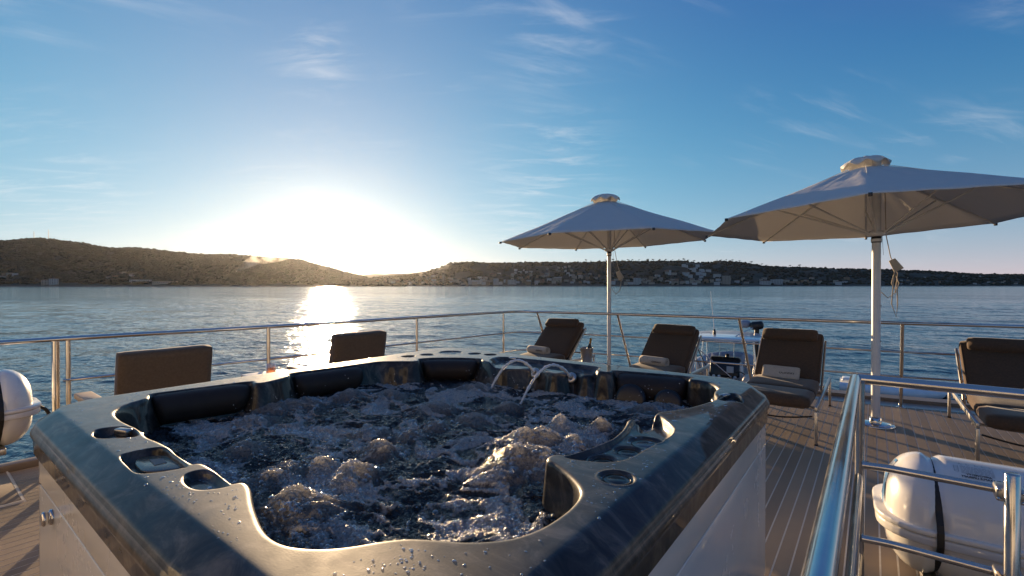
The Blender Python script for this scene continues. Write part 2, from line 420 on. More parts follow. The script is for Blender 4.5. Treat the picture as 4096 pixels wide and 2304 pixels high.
def shell_z(x, y, inner_sd=None):
    sdl = sd_lip(x, y); din = -sdl
    w, d, k = 0.066, 0.046, 0.0028
    t = d * (1 - din / w)
    z = ZR - (t + np.sqrt(t * t + 4 * k * k)) / 2 + k * 0.3
    z = z - 0.010 * np.clip(1 - din / 0.010, 0, 1) ** 2
    s = -(sd_poly(x, y, INNER) if inner_sd is None else inner_sd)
    for P, dep, f in SHP:
        bb = (x > P[:, 0].min() - .05) & (x < P[:, 0].max() + .05) & (y > P[:, 1].min() - .05) & (y < P[:, 1].max() + .05)
        if bb.any():
            q = np.zeros_like(x); q[bb] = -sd_poly(x[bb], y[bb], P); z = z - dep * sstep(-f * 0.3, f, q) * bb
    for c, r, kd in DSC:
        q = np.hypot(x - c.x, y - c.y)
        z = z - (0.006 if kd != 'h' else 0.03) * sstep(r + 0.004, r - 0.004, q) + 0.0015 * np.exp(-((q - r - 0.007) / 0.004) ** 2)
    far = sstep(1.55, 1.95, y) * sstep(-0.75, -1.0, x); left = sstep(-2.2, -2.45, x)
    m = 11 - 7.5 * np.maximum(far, left)
    rr = 0.014
    s0 = rr * m / np.sqrt(1 + m * m); f0 = rr - np.sqrt(rr * rr - s0 * s0)
    sc = np.clip(s, 0, None)
    drop = np.where(sc < s0, rr - np.sqrt(np.maximum(rr * rr - np.minimum(sc, s0) ** 2, 0)), f0 + (sc - s0) * m)
    drop = drop + 0.012 * np.sin(x * 9 + y * 7) * sstep(0.03, 0.08, s)
    for nz in NOZ:
        q = np.hypot(x - nz.x, y - nz.y); drop = drop + 0.05 * np.exp(-(q / 0.05) ** 2) * sstep(0.0, 0.03, s + 0.02)
    z = z - np.minimum(drop, 0.55)
    return z
def build_tub():
    tub = empty("hot_tub", ((LX0 + LX1) / 2, (LY0 + LY1) / 2, 0), 0, "large square whirlpool tub of dark marbled acrylic with white side panels, full of foaming water", "hot tub")
    off = Vector((-tub.location.x, -tub.location.y, 0))
    NT, NR = 1500, 230
    c = np.array([-1.62, 1.55])
    # angular spacing: denser on the near side
    aa = np.linspace(0, 2 * np.pi, 4000, endpoint=False)
    a0 = math.atan2(0.45 - c[1], -0.75 - c[0])
    dd = np.abs((aa - a0 + np.pi) % (2 * np.pi) - np.pi)
    wgt = 1 + 2.0 * np.exp(-(dd / 0.9) ** 2)
    cw = np.cumsum(wgt); th = np.interp(np.linspace(0, cw[-1], NT, endpoint=False), cw, aa)
    ux, uy = np.cos(th), np.sin(th)
    lo = np.zeros(NT); hi = np.full(NT, 3.0)
    for _ in range(40):
        mid = (lo + hi) / 2; s = sd_lip(c[0] + ux * mid, c[1] + uy * mid)
        lo = np.where(s < 0, mid, lo); hi = np.where(s < 0, hi, mid)
    Rr = lo
    fr = np.concatenate([1 - np.linspace(0, 0.62, NR - 6) , np.linspace(0.34, 0.0, 6)])
    fr[0] = 1.0
    X = c[0] + np.outer(fr, Rr * ux); Y = c[1] + np.outer(fr, Rr * uy)
    Z = shell_z(X.ravel(), Y.ravel()).reshape(X.shape)
    # rolled lip below the edge and the fascia's face
    rows = []
    for g, z in ((0.006, 0.936), (0.010, 0.925), (0.008, 0.912), (0.000, 0.905), (-0.001, 0.850), (-0.006, 0.842), (-0.030, 0.842)):
        rows.append((c[0] + (Rr + g) * ux, c[1] + (Rr + g) * uy, np.full(NT, z)))
    V = np.stack([X - tub.location.x, Y - tub.location.y, Z], -1)
    sh = mesh_np("shell", V.reshape(-1, 3), grid_faces(NR, NT, True), M['acrylic'], tub)
    FV = np.stack([np.stack(r, -1) for r in ([(X[0], Y[0], Z[0])] + rows)], 0)
    FV[..., 0] -= tub.location.x; FV[..., 1] -= tub.location.y
    mesh_np("fascia", FV.reshape(-1, 3), grid_faces(len(FV), NT, True)[:, ::-1], M['acrylic'], tub)
    # skirt: four panels between rounded corner posts
    ins, rc = 0.030, 0.10
    x0, x1, y0, y1 = LX0 + ins, LX1 - ins, LY0 + ins, LY1 - ins
    for (a, b) in (((x0 + rc, y0), (x1 - rc, y0)), ((x1, y0 + rc), (x1, y1 - rc)), ((x1 - rc, y1), (x0 + rc, y1)), ((x0, y1 - rc), (x0, y0 + rc))):
        a = Vector((*a, 0)); b = Vector((*b, 0)); d = (b - a); L_ = d.length; d.normalize(); n = Vector((d.y, -d.x, 0))
        rot = Matrix((d, n, Vector((0, 0, 1)))).transposed()
        mid = (a + b) / 2 - n * 0.012 + off
        MB().box(mid + Vector((0, 0, 0.77)), (L_ - 0.002, 0.024, 0.138), 0.003, rot).build("upper_skirt_panel", M['skirt'], tub)
        MB().box(mid + Vector((0, 0, 0.365)), (L_ - 0.002, 0.024, 0.662), 0.003, rot).build("skirt_panel", M['skirt'], tub)
    for sx, sy in ((-1, -1), (-1, 1), (1, 1), (1, -1)):
        cx = (x0 + rc) if sx < 0 else (x1 - rc); cyy = (y0 + rc) if sy < 0 else (y1 - rc)
        V = []; F = []
        for i in range(13):
            a = math.atan2(0, sx) if False else 0
            ang = math.atan2(sy, sx) - math.pi / 4 + (math.pi / 2) * i / 12
            for z in (0.03, 0.84): V.append((cx + rc * math.cos(ang) + off.x, cyy + rc * math.sin(ang) + off.y, z))
        for i in range(12): F.append((2 * i, 2 * i + 2, 2 * i + 3, 2 * i + 1))
        MB().add(V, F).build("skirt_corner", M['skirt'], tub)
    MB().box((0, 0, 0.018), (x1 - x0 - 0.06, y1 - y0 - 0.06, 0.03)).build("base_frame", M['black'], tub)
    # knob on the near side panel
    k = MB(); Mx = Matrix.Rotation(R(90), 3, 'X')
    k.lathe([(0.0, 0.030), (0.022, 0.030), (0.026, 0.026), (0.026, 0.016), (0.022, 0.014), (0.022, 0.010), (0.028, 0.008), (0.028, 0.0)], 28, (0, 0, 0), Mx)
    kp = at(235, 2060, 0.645); k.build("panel_knob", M['steel'], tub, Vector((kp.x, y0, 0.645)) + off)
    # discs
    for c_, r, kd in DSC:
        m_ = MB()
        if kd == 'h':
            m_.lathe([(0, 0), (r - .008, 0)], 28); o = m_.build("cup_well_floor", M['black'], tub, c_ + Vector((0, 0, -0.027)) + off)
        else:
            m_.lathe([(0, 0.0015), (r * 0.55, 0.002), (r * 0.6, 0.0005), (r * 0.8, 0.0005), (r * 0.86, 0.004), (r - .009, 0.004), (r - .006, 0.001), (r - .006, -0.004)], 40)
            dz = -0.016 if c_.x > -1.0 and (c_ - DSC[3][0]).length > 0.01 else 0.0
            m_.build("filter_lid" if kd == 'd' else "cup_holder_disc", M['black_disc'] if kd == 'd' else M['acrylic'], tub, c_ + Vector((0, 0, -0.0068 + dz)) + off)
    # diverter knobs
    def diverter(p, rz):
        m_ = MB(); m_.lathe([(0, 0.006), (0.048, 0.005), (0.055, 0.001), (0.056, -0.004)], 32)
        o = m_.build("diverter_ring", M['plate'], tub, p + off)
        h = MB(); h.box((0.0, 0, 0.018), (0.062, 0.026, 0.024), 0.006); hh = h.build("lever", M['steel_dull'], o); hh.rotation_euler = (0, 0, rz)
    diverter(at(494, 1748, 0.972), R(20)); diverter(at(2897, 1601, 0.972), R(70)); diverter(at(2052, 1446, 0.972), R(0)); diverter(at(1490, 1449, 0.968), R(60))
    # control panel
    cp = catmull(pxpoly([(538,1852),(548,1836),(575,1826),(640,1822),(685,1824),(712,1842),(734,1858),(728,1870),(690,1878),(610,1886),(572,1884),(552,1870)], 0.985), 3)
    o = MB().prism([(p[0] + off.x, p[1] + off.y) for p in cp], 0.965, 0.986, 0.004, 2).build("control_panel", M['plate'], tub)
    dp = pxpoly([(597,1838),(652,1834),(668,1850),(618,1861)], 0.987)
    MB().prism([(p[0] + off.x, p[1] + off.y) for p in dp], 0.984, 0.9875).build("display", M['grey_ink'], o)
    # head pillows, swept along the wall
    def pillow(pxs, z, prof, name="head_pillow"):
        P = catmull(pxpoly(pxs, 1.0), 5, False); P = P - np.array([tub.location.x, tub.location.y])
        n = len(P); ctr = np.array([-1.62 - tub.location.x, 1.55 - tub.location.y]); V = []; F = []; K = len(prof)
        for i in range(n):
            t = P[min(i + 1, n - 1)] - P[max(i - 1, 0)]; t = t / np.linalg.norm(t); nn = np.array([-t[1], t[0]])
            if np.dot(ctr - P[i], nn) < 0: nn = -nn
            e = min(i, n - 1 - i) / 2.0; sc = min(1.0, 0.55 + 0.45 * e)
            for (o_, dz) in prof:
                V.append((P[i][0] + nn[0] * o_ * sc, P[i][1] + nn[1] * o_ * sc, z + dz * sc - (1 - sc) * 0.02))
        for i in range(n - 1):
            for j in range(K): F.append((i * K + j, (i + 1) * K + j, (i + 1) * K + (j + 1) % K, i * K + (j + 1) % K))
        F.append(tuple(range(K))); F.append(tuple(range((n - 1) * K, n * K)))
        MB().add(V, F).build(name, M['pillow'], tub, sub=1)
    pr = [(-0.03, 0.0), (0.01, 0.008), (0.055, 0.0), (0.085, -0.035), (0.088, -0.08), (0.07, -0.125), (0.02, -0.14), (-0.03, -0.12)]
    pillow([(600,1577),(700,1563),(850,1544),(1001,1526)], 0.990, pr)
    pillow([(1167,1493),(1250,1482),(1350,1469),(1440,1456)], 0.985, pr)
    pillow([(1688,1435),(1750,1432),(1850,1432),(1912,1435)], 0.985, pr)
    pillow([(2470,1483),(2560,1489),(2660,1497),(2752,1506)], 0.985, [(a * 1.15, b * 1.1) for a, b in pr])
    # waterfall nozzles
    for nz in NOZ:
        dirn = Vector((-0.05, -1, 0.35)).normalized(); q = dirn.to_track_quat('Z', 'Y').to_matrix()
        m_ = MB(); m_.lathe([(0.0, 0.002), (0.008, 0.002), (0.009, 0.008), (0.018, 0.010), (0.030, 0.008), (0.034, 0.002), (0.034, -0.01)], 28, (0, 0, 0), q)
        m_.build("waterfall_nozzle", M['steel_dull'], tub, nz + off + Vector((0.0, -0.045, -0.005)))
    # round speaker grilles low on the far right wall
    for px, py, r in ((2520, 1598, 0.085), (2670, 1615, 0.075)):
        p = at(px, py, 0.87)
        q = Vector((0.1, -1, 0.25)).normalized().to_track_quat('Z', 'Y').to_matrix()
        m_ = MB(); m_.lathe([(0, 0.004), (r * .8, 0.006), (r, 0.0), (r, -0.02)], 36, (0, 0, 0), q)
        m_.build("jet_cover", M['black'], tub, p + off)
    return tub
TUB = build_tub()

# ---------------------------------------------------------------- water in the tub
MOUNDS = []
for px, py, h, r in ((1150,1900,.045,.060),(1080,1925,.045,.065),(1170,2035,.055,.075),(1250,2060,.040,.07),(1430,1905,.070,.055),(1395,1935,.045,.05),
    (1280,1880,.040,.055),(1520,1815,.045,.060),(1740,1715,.045,.050),(1640,1750,.035,.05),(1400,1590,.050,.085),(1900,1560,.03,.10),
    (980,1815,.035,.055),(970,1960,.03,.05),(2100,1770,.055,.07),(2170,1765,.055,.08),(2060,1850,.055,.07),(2150,1850,.060,.08),(2000,1900,.035,.07),
    (2240,1715,.055,.045),(2400,1725,.050,.05),(2300,1780,.04,.06),(2180,1900,.035,.06),(1750,1640,.03,.08),(1560,1590,.035,.08),(2030,1640,.035,.05),
    (2590,1640,.05,.07),(2640,1630,.035,.06),(1200,1620,.035,.10),(1080,1640,.03,.10),(1000,1700,.03,.08),(1900,1680,.03,.07),(1480,1740,.03,.07)):
    p = at(px, py, 0.86); MOUNDS.append((p.x, p.y, h, r))
def turb(x, y):
    wx = x + 0.06 * fbm(x * 4, y * 4, 31, 2); wy = y + 0.06 * fbm(x * 4, y * 4, 47, 2)
    a = fbm(wx * 3.2, wy * 4.2, 2, 2) * 0.015
    rg = 1 - np.abs(fbm(wx * 6.5, wy * 9, 11, 3, 0.5)) * 1.7
    b = rg * 0.012
    rg2 = 1 - np.abs(perlin(wx * 26 + 2 * perlin(x * 9, y * 9, 5), wy * 34, 21)) * 2
    c = rg2 * 0.0042
    d = perlin(x * 75, y * 95, 9) * 0.0022
    mz = np.zeros_like(x); mm = np.zeros_like(x)
    for (cx, cy_, h, r) in MOUNDS:
        q = ((x - cx) ** 2 + (y - cy_) ** 2) / (r * r)
        g = np.exp(-q * 1.0)
        mz = np.maximum(mz, 0.95 * h * g); mm = np.maximum(mm, g)
    lump = (1 - np.abs(perlin(x * 38, y * 38, 61)) * 2.2) * 0.0035 + (1 - np.abs(perlin(x * 80, y * 80, 62)) * 2.2) * 0.0025
    z = 0.852 + a + b + c + d + mz + lump * np.clip(mm * 1.5, 0, 1)
    crest = np.clip((rg - 0.55) * 1.6, 0, 1) ** 2
    foam = np.clip(0.42 + 0.9 * crest + 1.25 * fbm(wx * 3.0 + 4, wy * 4.5, 71, 4, 0.6) + 0.35 * (rg - 0.6), 0, 1.2)
    return z, foam, mm
def tub_water():
    x = np.arange(-2.72, -0.50, 0.0036); y = np.arange(0.42, 2.70, 0.0038)
    X, Y = np.meshgrid(x, y)
    Z, foam, mm = turb(X.ravel(), Y.ravel())
    V = np.stack([X.ravel(), Y.ravel(), Z], -1)
    m = bpy.data.materials.new("tub_water"); m.use_nodes = True
    nt = m.node_tree; N = nt.nodes; L = nt.links; p = N["Principled BSDF"]
    at_ = N.new("ShaderNodeAttribute"); at_.attribute_name = "foam"; sp = N.new("ShaderNodeSeparateColor"); L.new(at_.outputs['Color'], sp.inputs[0])
    tc = N.new("ShaderNodeTexCoord")
    def vor(scale, feat='DISTANCE_TO_EDGE'):
        v = N.new("ShaderNodeTexVoronoi"); v.feature = feat; v.inputs['Scale'].default_value = scale; v.inputs['Randomness'].default_value = 1.0
        L.new(tc.outputs['Object'], v.inputs['Vector']); return v
    def mth(op, a, b=None, clamp=False):
        q = N.new("ShaderNodeMath"); q.operation = op; q.use_clamp = clamp
        for i, v in enumerate((a, b)):
            if v is None: continue
            if isinstance(v, (int, float)): q.inputs[i].default_value = v
            else: L.new(v, q.inputs[i])
        return q.outputs[0]
    v1 = vor(150, 'F1'); v2 = vor(75, 'F1')
    # foam cover: white lather where the cover is thick, broken by noise
    n = N.new("ShaderNodeTexNoise"); n.inputs['Scale'].default_value = 38; n.inputs['Detail'].default_value = 6; n.inputs['Roughness'].default_value = 0.7
    L.new(tc.outputs['Object'], n.inputs['Vector'])
    fa = mth('ADD', sp.outputs[0], mth('MULTIPLY', mth('SUBTRACT', n.outputs[0], 0.5), 1.5))
    mr = N.new("ShaderNodeMapRange"); mr.interpolation_type = 'SMOOTHSTEP'; mr.inputs[1].default_value = 0.46; mr.inputs[2].default_value = 0.88; L.new(fa, mr.inputs[0])
    cover = mth('MAXIMUM', mr.outputs[0], mth('MULTIPLY', sp.outputs[1], 0.75))
    mix = N.new("ShaderNodeMix"); mix.data_type = 'RGBA'; mix.inputs['A'].default_value = (0.010, 0.010, 0.010, 1); mix.inputs['B'].default_value = (0.90, 0.87, 0.80, 1)
    v3 = vor(105, 'F1'); cell = N.new("ShaderNodeMapRange"); cell.interpolation_type = 'SMOOTHSTEP'; cell.inputs[1].default_value = 0.18; cell.inputs[2].default_value = 0.62
    cell.inputs[3].default_value = 0.42; cell.inputs[4].default_value = 1.0; L.new(v3.outputs['Distance'], cell.inputs[0])
    L.new(mth('MULTIPLY', cover, cell.outputs[0], True), mix.inputs['Factor']); L.new(mix.outputs['Result'], p.inputs['Base Color'])
    rg = N.new("ShaderNodeMapRange"); rg.inputs[3].default_value = 0.045; rg.inputs[4].default_value = 0.34; L.new(cover, rg.inputs[0]); L.new(rg.outputs[0], p.inputs['Roughness'])
    p.inputs['IOR'].default_value = 1.36
    # bubbles as rounded cells, stronger where there is foam; ripples elsewhere
    h1 = mth('MULTIPLY', mth('SUBTRACT', 1.0, mth('MULTIPLY', v1.outputs['Distance'], v1.outputs['Distance'])), 0.0035)
    h2 = mth('MULTIPLY', mth('SUBTRACT', 1.0, mth('MULTIPLY', v2.outputs['Distance'], v2.outputs['Distance'])), 0.006)
    hh = mth('MULTIPLY', mth('ADD', h1, h2), mth('ADD', mth('MULTIPLY', cover, 1.4), 0.35))
    nr = N.new("ShaderNodeTexNoise"); nr.inputs['Scale'].default_value = 60; nr.inputs['Detail'].default_value = 4; nr.inputs['Distortion'].default_value = 0.8
    L.new(tc.outputs['Object'], nr.inputs['Vector'])
    hh = mth('ADD', hh, mth('MULTIPLY', nr.outputs[0], 0.016))
    ng = N.new("ShaderNodeTexNoise"); ng.inputs['Scale'].default_value = 85; ng.inputs['Detail'].default_value = 3; ng.inputs['Distortion'].default_value = 1.5
    L.new(tc.outputs['Object'], ng.inputs['Vector'])
    rdg = mth('ABSOLUTE', mth('SUBTRACT', ng.outputs[0], 0.5))
    hh = mth('SUBTRACT', hh, mth('MULTIPLY', mth('MULTIPLY', rdg, sp.outputs[1]), 0.07))
    b = N.new("ShaderNodeBump"); b.inputs['Strength'].default_value = 0.8; b.inputs['Distance'].default_value = 1.0
    L.new(hh, b.inputs['Height']); L.new(b.outputs[0], p.inputs['Normal'])
    trl = N.new("ShaderNodeBsdfTranslucent"); trl.inputs['Color'].default_value = (1.0, 0.98, 0.95, 1); L.new(b.outputs[0], trl.inputs['Normal'])
    tra = N.new("ShaderNodeBsdfTransparent"); tra.inputs['Color'].default_value = (0.9, 0.9, 0.9, 1)
    m1 = N.new("ShaderNodeMixShader"); m2 = N.new("ShaderNodeMixShader")
    L.new(mth('MULTIPLY', cover, 0.55, True), m1.inputs[0]); L.new(p.outputs[0], m1.inputs[1]); L.new(trl.outputs[0], m1.inputs[2])
    L.new(mth('MULTIPLY', sp.outputs[1], 0.22, True), m2.inputs[0]); L.new(m1.outputs[0], m2.inputs[1]); L.new(tra.outputs[0], m2.inputs[2])
    L.new(m2.outputs[0], N["Material Output"].inputs['Surface'])
    o = mesh_np("tub_water", V, grid_faces(len(y), len(x)), m)
    ca = o.data.color_attributes.new("foam", 'FLOAT_COLOR', 'POINT')
    arr = np.stack([foam, np.clip(mm, 0, 1), np.zeros_like(foam), np.ones_like(foam)], -1).astype(np.float32)
    ca.data.foreach_set('color', arr.ravel())
    tag(o, "dark churning water with streaks of foam filling the whirlpool tub", "water", kind='stuff')
tub_water()

def film_mat(name, tint=(1, 1, 1), lo=0.04, hi=0.75, thru=(0.96, 0.96, 0.96)):
    m = bpy.data.materials.new(name); m.use_nodes = True
    nt = m.node_tree; N = nt.nodes; L = nt.links; N.clear()
    o = N.new("ShaderNodeOutputMaterial"); tr = N.new("ShaderNodeBsdfTransparent"); gl = N.new("ShaderNodeBsdfGlossy")
    gl.inputs['Roughness'].default_value = 0.08; gl.inputs['Color'].default_value = (*tint, 1); tr.inputs['Color'].default_value = (*thru, 1)
    lw = N.new("ShaderNodeLayerWeight"); lw.inputs[0].default_value = 0.35
    mr = N.new("ShaderNodeMapRange"); mr.inputs[1].default_value = 0.0; mr.inputs[2].default_value = 1.0
    mr.inputs[3].default_value = lo; mr.inputs[4].default_value = hi; L.new(lw.outputs['Facing'], mr.inputs[0])
    mx = N.new("ShaderNodeMixShader"); L.new(mr.outputs[0], mx.inputs[0]); L.new(tr.outputs[0], mx.inputs[1]); L.new(gl.outputs[0], mx.inputs[2])
    L.new(mx.outputs[0], o.inputs[0]); return m
M['film'] = film_mat("bubble_film")
def domes(P, r, nseg, nring, squash=1.0, stretch=None):
    "hemispheres of radius r at points P (n,3)"
    n = len(P); th = np.linspace(0, 2 * np.pi, nseg, endpoint=False); ph = np.linspace(0, np.pi / 2, nring + 1)[:-1]
    T = [(np.cos(t) * np.cos(p), np.sin(t) * np.cos(p), np.sin(p)) for p in ph for t in th] + [(0, 0, 1)]
    T = np.array(T); k = len(T)
    r = np.asarray(r).reshape(-1, 1, 1)
    S = np.ones((n, 1, 3)) if stretch is None else stretch.reshape(n, 1, 3)
    V = P.reshape(n, 1, 3) + T.reshape(1, k, 3) * r * S * np.array([1, 1, squash])
    F = []
    for i in range(nring - 1):
        for j in range(nseg):
            a = i * nseg + j; b = i * nseg + (j + 1) % nseg
            F += [(a, b, b + nseg), (a, b + nseg, a + nseg)]
    for j in range(nseg): F.append(((nring - 1) * nseg + j, (nring - 1) * nseg + (j + 1) % nseg, k - 1))
    F = np.array(F); F = (F.reshape(1, -1, 3) + (np.arange(n) * k).reshape(-1, 1, 1)).reshape(-1, 3)
    return V.reshape(-1, 3), F
def bubbles():
    rng = np.random.RandomState(12)
    n = 110000
    x = rng.uniform(-2.6, -0.62, n); y = rng.uniform(0.5, 2.5, n)
    q = np.hypot(x, y); keep = rng.uniform(0, 1, n) < np.clip(1.25 / q ** 1.6, 0, 1); x, y = x[keep], y[keep]
    s = sd_poly(x, y, INNER); x, y = x[s < -0.02], y[s < -0.02]
    z, foam, mm = turb(x, y)
    pr = np.clip((foam - 0.35) * 1.0, 0, 1) ** 1.2 + mm * 0.35 + 0.04
    k = rng.uniform(0, 1, len(x)) < pr; x, y, z, mm = x[k], y[k], z[k], mm[k]
    r = np.clip(np.exp(rng.normal(-5.75, 0.45, len(x))), 0.0018, 0.011)
    idx = np.arange(len(x))[:11000]
    V, F = domes(np.stack([x, y, z - r * 0.2], -1)[idx], r[idx], 8, 2)
    o = mesh_np("small_bubbles", V, F, M['film'])
    tag(o, "small clear bubbles riding in rafts on the dark tub water", "bubbles", kind='stuff')
    # larger bubbles near the boils
    P = []; rr = []
    for (cx, cy_, h, r0) in MOUNDS:
        for i in range(11):
            a = rng.uniform(0, 6.28); d = r0 * rng.uniform(0.5, 1.7); P.append((cx + d * math.cos(a), cy_ + d * math.sin(a))); rr.append(0.004 + 0.009 * rng.uniform(0, 1) ** 2)
    P = np.array(P); z, _, _ = turb(P[:, 0], P[:, 1]); rr = np.array(rr)
    V, F = domes(np.column_stack([P, z - rr * 0.25]), rr, 16, 6, 0.8)
    o = mesh_np("large_bubbles", V, F, M['film'])
    tag(o, "larger glassy bubbles clustered round the boils of the tub water", "bubbles", kind='stuff')
bubbles()
def droplets():
    rng = np.random.RandomState(4)
    n = 13000
    x = rng.uniform(LX0 + .06, LX1 - .02, n); y = rng.uniform(LY0 + .06, LY1 - .06, n)
    s = sd_poly(x, y, INNER); dl = -sd_lip(x, y)
    clump = fbm(x * 5, y * 5, 77, 3)
    edge = dl > 0.075
    k = (s > 0.012) & (dl > 0.01) & (rng.uniform(0, 1, n) < np.where(edge, np.clip(0.45 + clump, 0, 1) * 1.0, 0.07))
    x, y = x[k], y[k]
    r = np.clip(np.exp(rng.normal(-6.15, 0.40, len(x))), 0.0009, 0.006)
    big = rng.uniform(0, 1, len(x)) < 0.012; r = np.where(big, rng.uniform(0.004, 0.008, len(x)), r)
    z = shell_z(x, y)
    st = np.ones((len(x), 3)); st[:, 0] = rng.uniform(0.7, 1.5, len(x)); st[:, 1] = rng.uniform(0.7, 1.1, len(x)); st[:, 2] = rng.uniform(0.25, 0.5, len(x))
    V, F = domes(np.column_stack([x, y, z - 0.0002]), r, 9, 3, 1.0, st)
    m = film_mat("water_drops", (1, 1, 1), 0.22, 0.8)
    tag(mesh_np("water_drops", V, F, m), "scattered water drops beading on the dark rim of the tub", "water drops", kind='stuff')
droplets()
def spray():
    "beads of water thrown up over the boils and where the jets land"
    rng = np.random.RandomState(31); P = []; r = []
    src = [(a, b, 0.10, rr_) for a, b, h, rr_ in MOUNDS] * 9 + [(-1.80, 2.12, 0.08, 0.05), (-1.52, 2.03, 0.08, 0.05)] * 25
    for cx, cy_, h, r0 in src:
        a = rng.uniform(0, 6.28); d = abs(rng.normal(0, r0 * 1.1)); P.append((cx + d * math.cos(a), cy_ + d * math.sin(a), 0.90 + abs(rng.normal(0, 0.045)))); r.append(rng.uniform(0.0008, 0.0022))
    V, F = domes(np.array(P), np.array(r), 6, 2)
    V2, F2 = domes(np.array(P), np.array(r), 6, 2, -1.0)
    tag(mesh_np("spray_beads", np.vstack([V, V2]), np.vstack([F, F2 + len(V)]), mat("spray_water", (0.85, 0.84, 0.80), 0.1)), "fine beads of spray flying above the boiling tub water", "spray", kind='stuff')
spray()
M['jet_water'] = mat("jet_water", (0.95, 0.93, 0.88), 0.15, trans=0.2, ior=1.33, bscale=90, bdist=0.004, bstr=0.9)  # white body colour stands in for sun glints on the jets
def jet(nz, end, top, lab):
    P = []; rr = []; n = 34
    a = nz + Vector((0.0, -0.055, 0.006)); ctrl = Vector(((a.x + end.x) / 2, (a.y + end.y) / 2, 2 * top - (a.z + end.z) / 2))
    for i in range(n):
        t = i / (n - 1); p = a * (1 - t) ** 2 + ctrl * 2 * t * (1 - t) + end * t * t
        P.append(p); rr.append(0.0105 * (0.9 + 0.20 * math.sin(i * 2.3) + 0.12 * math.sin(i * 1.1 + 2)) * (1.0 - 0.25 * t))
    tag(MB().tube(P, rr, 10).build("water_jet", M['jet_water']), lab, "water jet", "water jets arching from the far wall of the tub")
jet(NOZ[0], at(1958, 1568, 0.85), 1.030, "arching jet of clear water from the tub wall, the one nearer the far corner pillow")
jet(NOZ[1], at(2082, 1618, 0.84), 1.030, "arching jet of clear water from the tub wall, the one nearer the big black pillow")

# ================================================================ sea
SEAZ = -2.9
def sea():
    c0, c1 = R(37.5 - 62), R(37.5 + 62)
    NA = 620
    rad = np.concatenate([np.exp(np.linspace(math.log(6.0), math.log(260), 560)), np.exp(np.linspace(math.log(275), math.log(7000), 60))])
    A = np.linspace(c0, c1, NA)
    # full circle with a coarse back half, so that the sea also reaches the horizon behind
    A = np.concatenate([A, np.linspace(c1, c0 + 2 * np.pi, 60)[1:-1]])
    RR, AA = np.meshgrid(rad, A, indexing='ij')
    X = -np.sin(AA) * RR; Y = np.cos(AA) * RR
    x, y = X.ravel(), Y.ravel()
    wx = x + 1.5 * perlin(x * 0.07, y * 0.07, 3); wy = y + 1.5 * perlin(x * 0.07, y * 0.07, 4)
    u = wx * 0.85 + wy * 0.5; v = -wx * 0.5 + wy * 0.85
    z = 0.10 * perlin(u * 0.10, v * 0.24, 12) + 0.055 * perlin(u * 0.28, v * 0.60, 13) + 0.026 * (0.5 - np.abs(perlin(u * 0.7, v * 1.4, 14)) * 2) + 0.012 * perlin(u * 1.7, v * 3.0, 15)
    fade = 1 - sstep(120, 260, RR.ravel()); z = z * fade
    m = bpy.data.materials.new("sea_water"); m.use_nodes = True
    nt = m.node_tree; N = nt.nodes; L = nt.links; p = N["Principled BSDF"]
    p.inputs['Base Color'].default_value = (0.004, 0.034, 0.055, 1); p.inputs['Roughness'].default_value = 0.10; p.inputs['IOR'].default_value = 1.34
    tc = N.new("ShaderNodeTexCoord")
    def nz(scale, sx, sy, rot, det=3):
        mp = N.new("ShaderNodeMapping"); mp.inputs['Rotation'].default_value = (0, 0, rot); mp.inputs['Scale'].default_value = (sx, sy, 1)
        L.new(tc.outputs['Object'], mp.inputs[0]); n = N.new("ShaderNodeTexNoise"); n.inputs['Scale'].default_value = scale
        n.inputs['Detail'].default_value = det; n.inputs['Distortion'].default_value = 0.4; L.new(mp.outputs[0], n.inputs['Vector']); return n.outputs[0]
    def mul(a, k):
        q = N.new("ShaderNodeMath"); q.operation = 'MULTIPLY'; L.new(a, q.inputs[0])
        if isinstance(k, float): q.inputs[1].default_value = k
        else: L.new(k, q.inputs[1])
        return q.outputs[0]
    def add(a, b):
        q = N.new("ShaderNodeMath"); q.operation = 'ADD'; L.new(a, q.inputs[0]); L.new(b, q.inputs[1]); return q.outputs[0]
    # gusts: broad patches where the ripples are stronger or weaker
    g = nz(0.012, 1.0, 2.6, R(25), 3); gm = N.new("ShaderNodeMapRange"); gm.inputs[1].default_value = 0.35; gm.inputs[2].default_value = 0.65
    gm.inputs[3].default_value = 0.55; gm.inputs[4].default_value = 1.35; L.new(g, gm.inputs[0])
    h = add(add(mul(nz(0.9, 0.6, 1.2, R(30)), 0.17), mul(nz(2.6, 0.6, 1.1, R(36)), 0.075)), mul(nz(0.10, 0.6, 1.4, R(30)), 0.75))
    h = mul(h, gm.outputs[0])
    b = N.new("ShaderNodeBump"); b.inputs['Strength'].default_value = 1.0; b.inputs['Distance'].default_value = 1.0
    L.new(h, b.inputs['Height']); L.new(b.outputs[0], p.inputs['Normal'])
    V = np.stack([x, y, z + SEAZ], -1)
    o = mesh_np("sea", V, grid_faces(len(rad), len(A), True), m)
    tag(o, kind='structure', label="calm rippled blue sea reaching to the wooded coast", cat="sea")
sea()

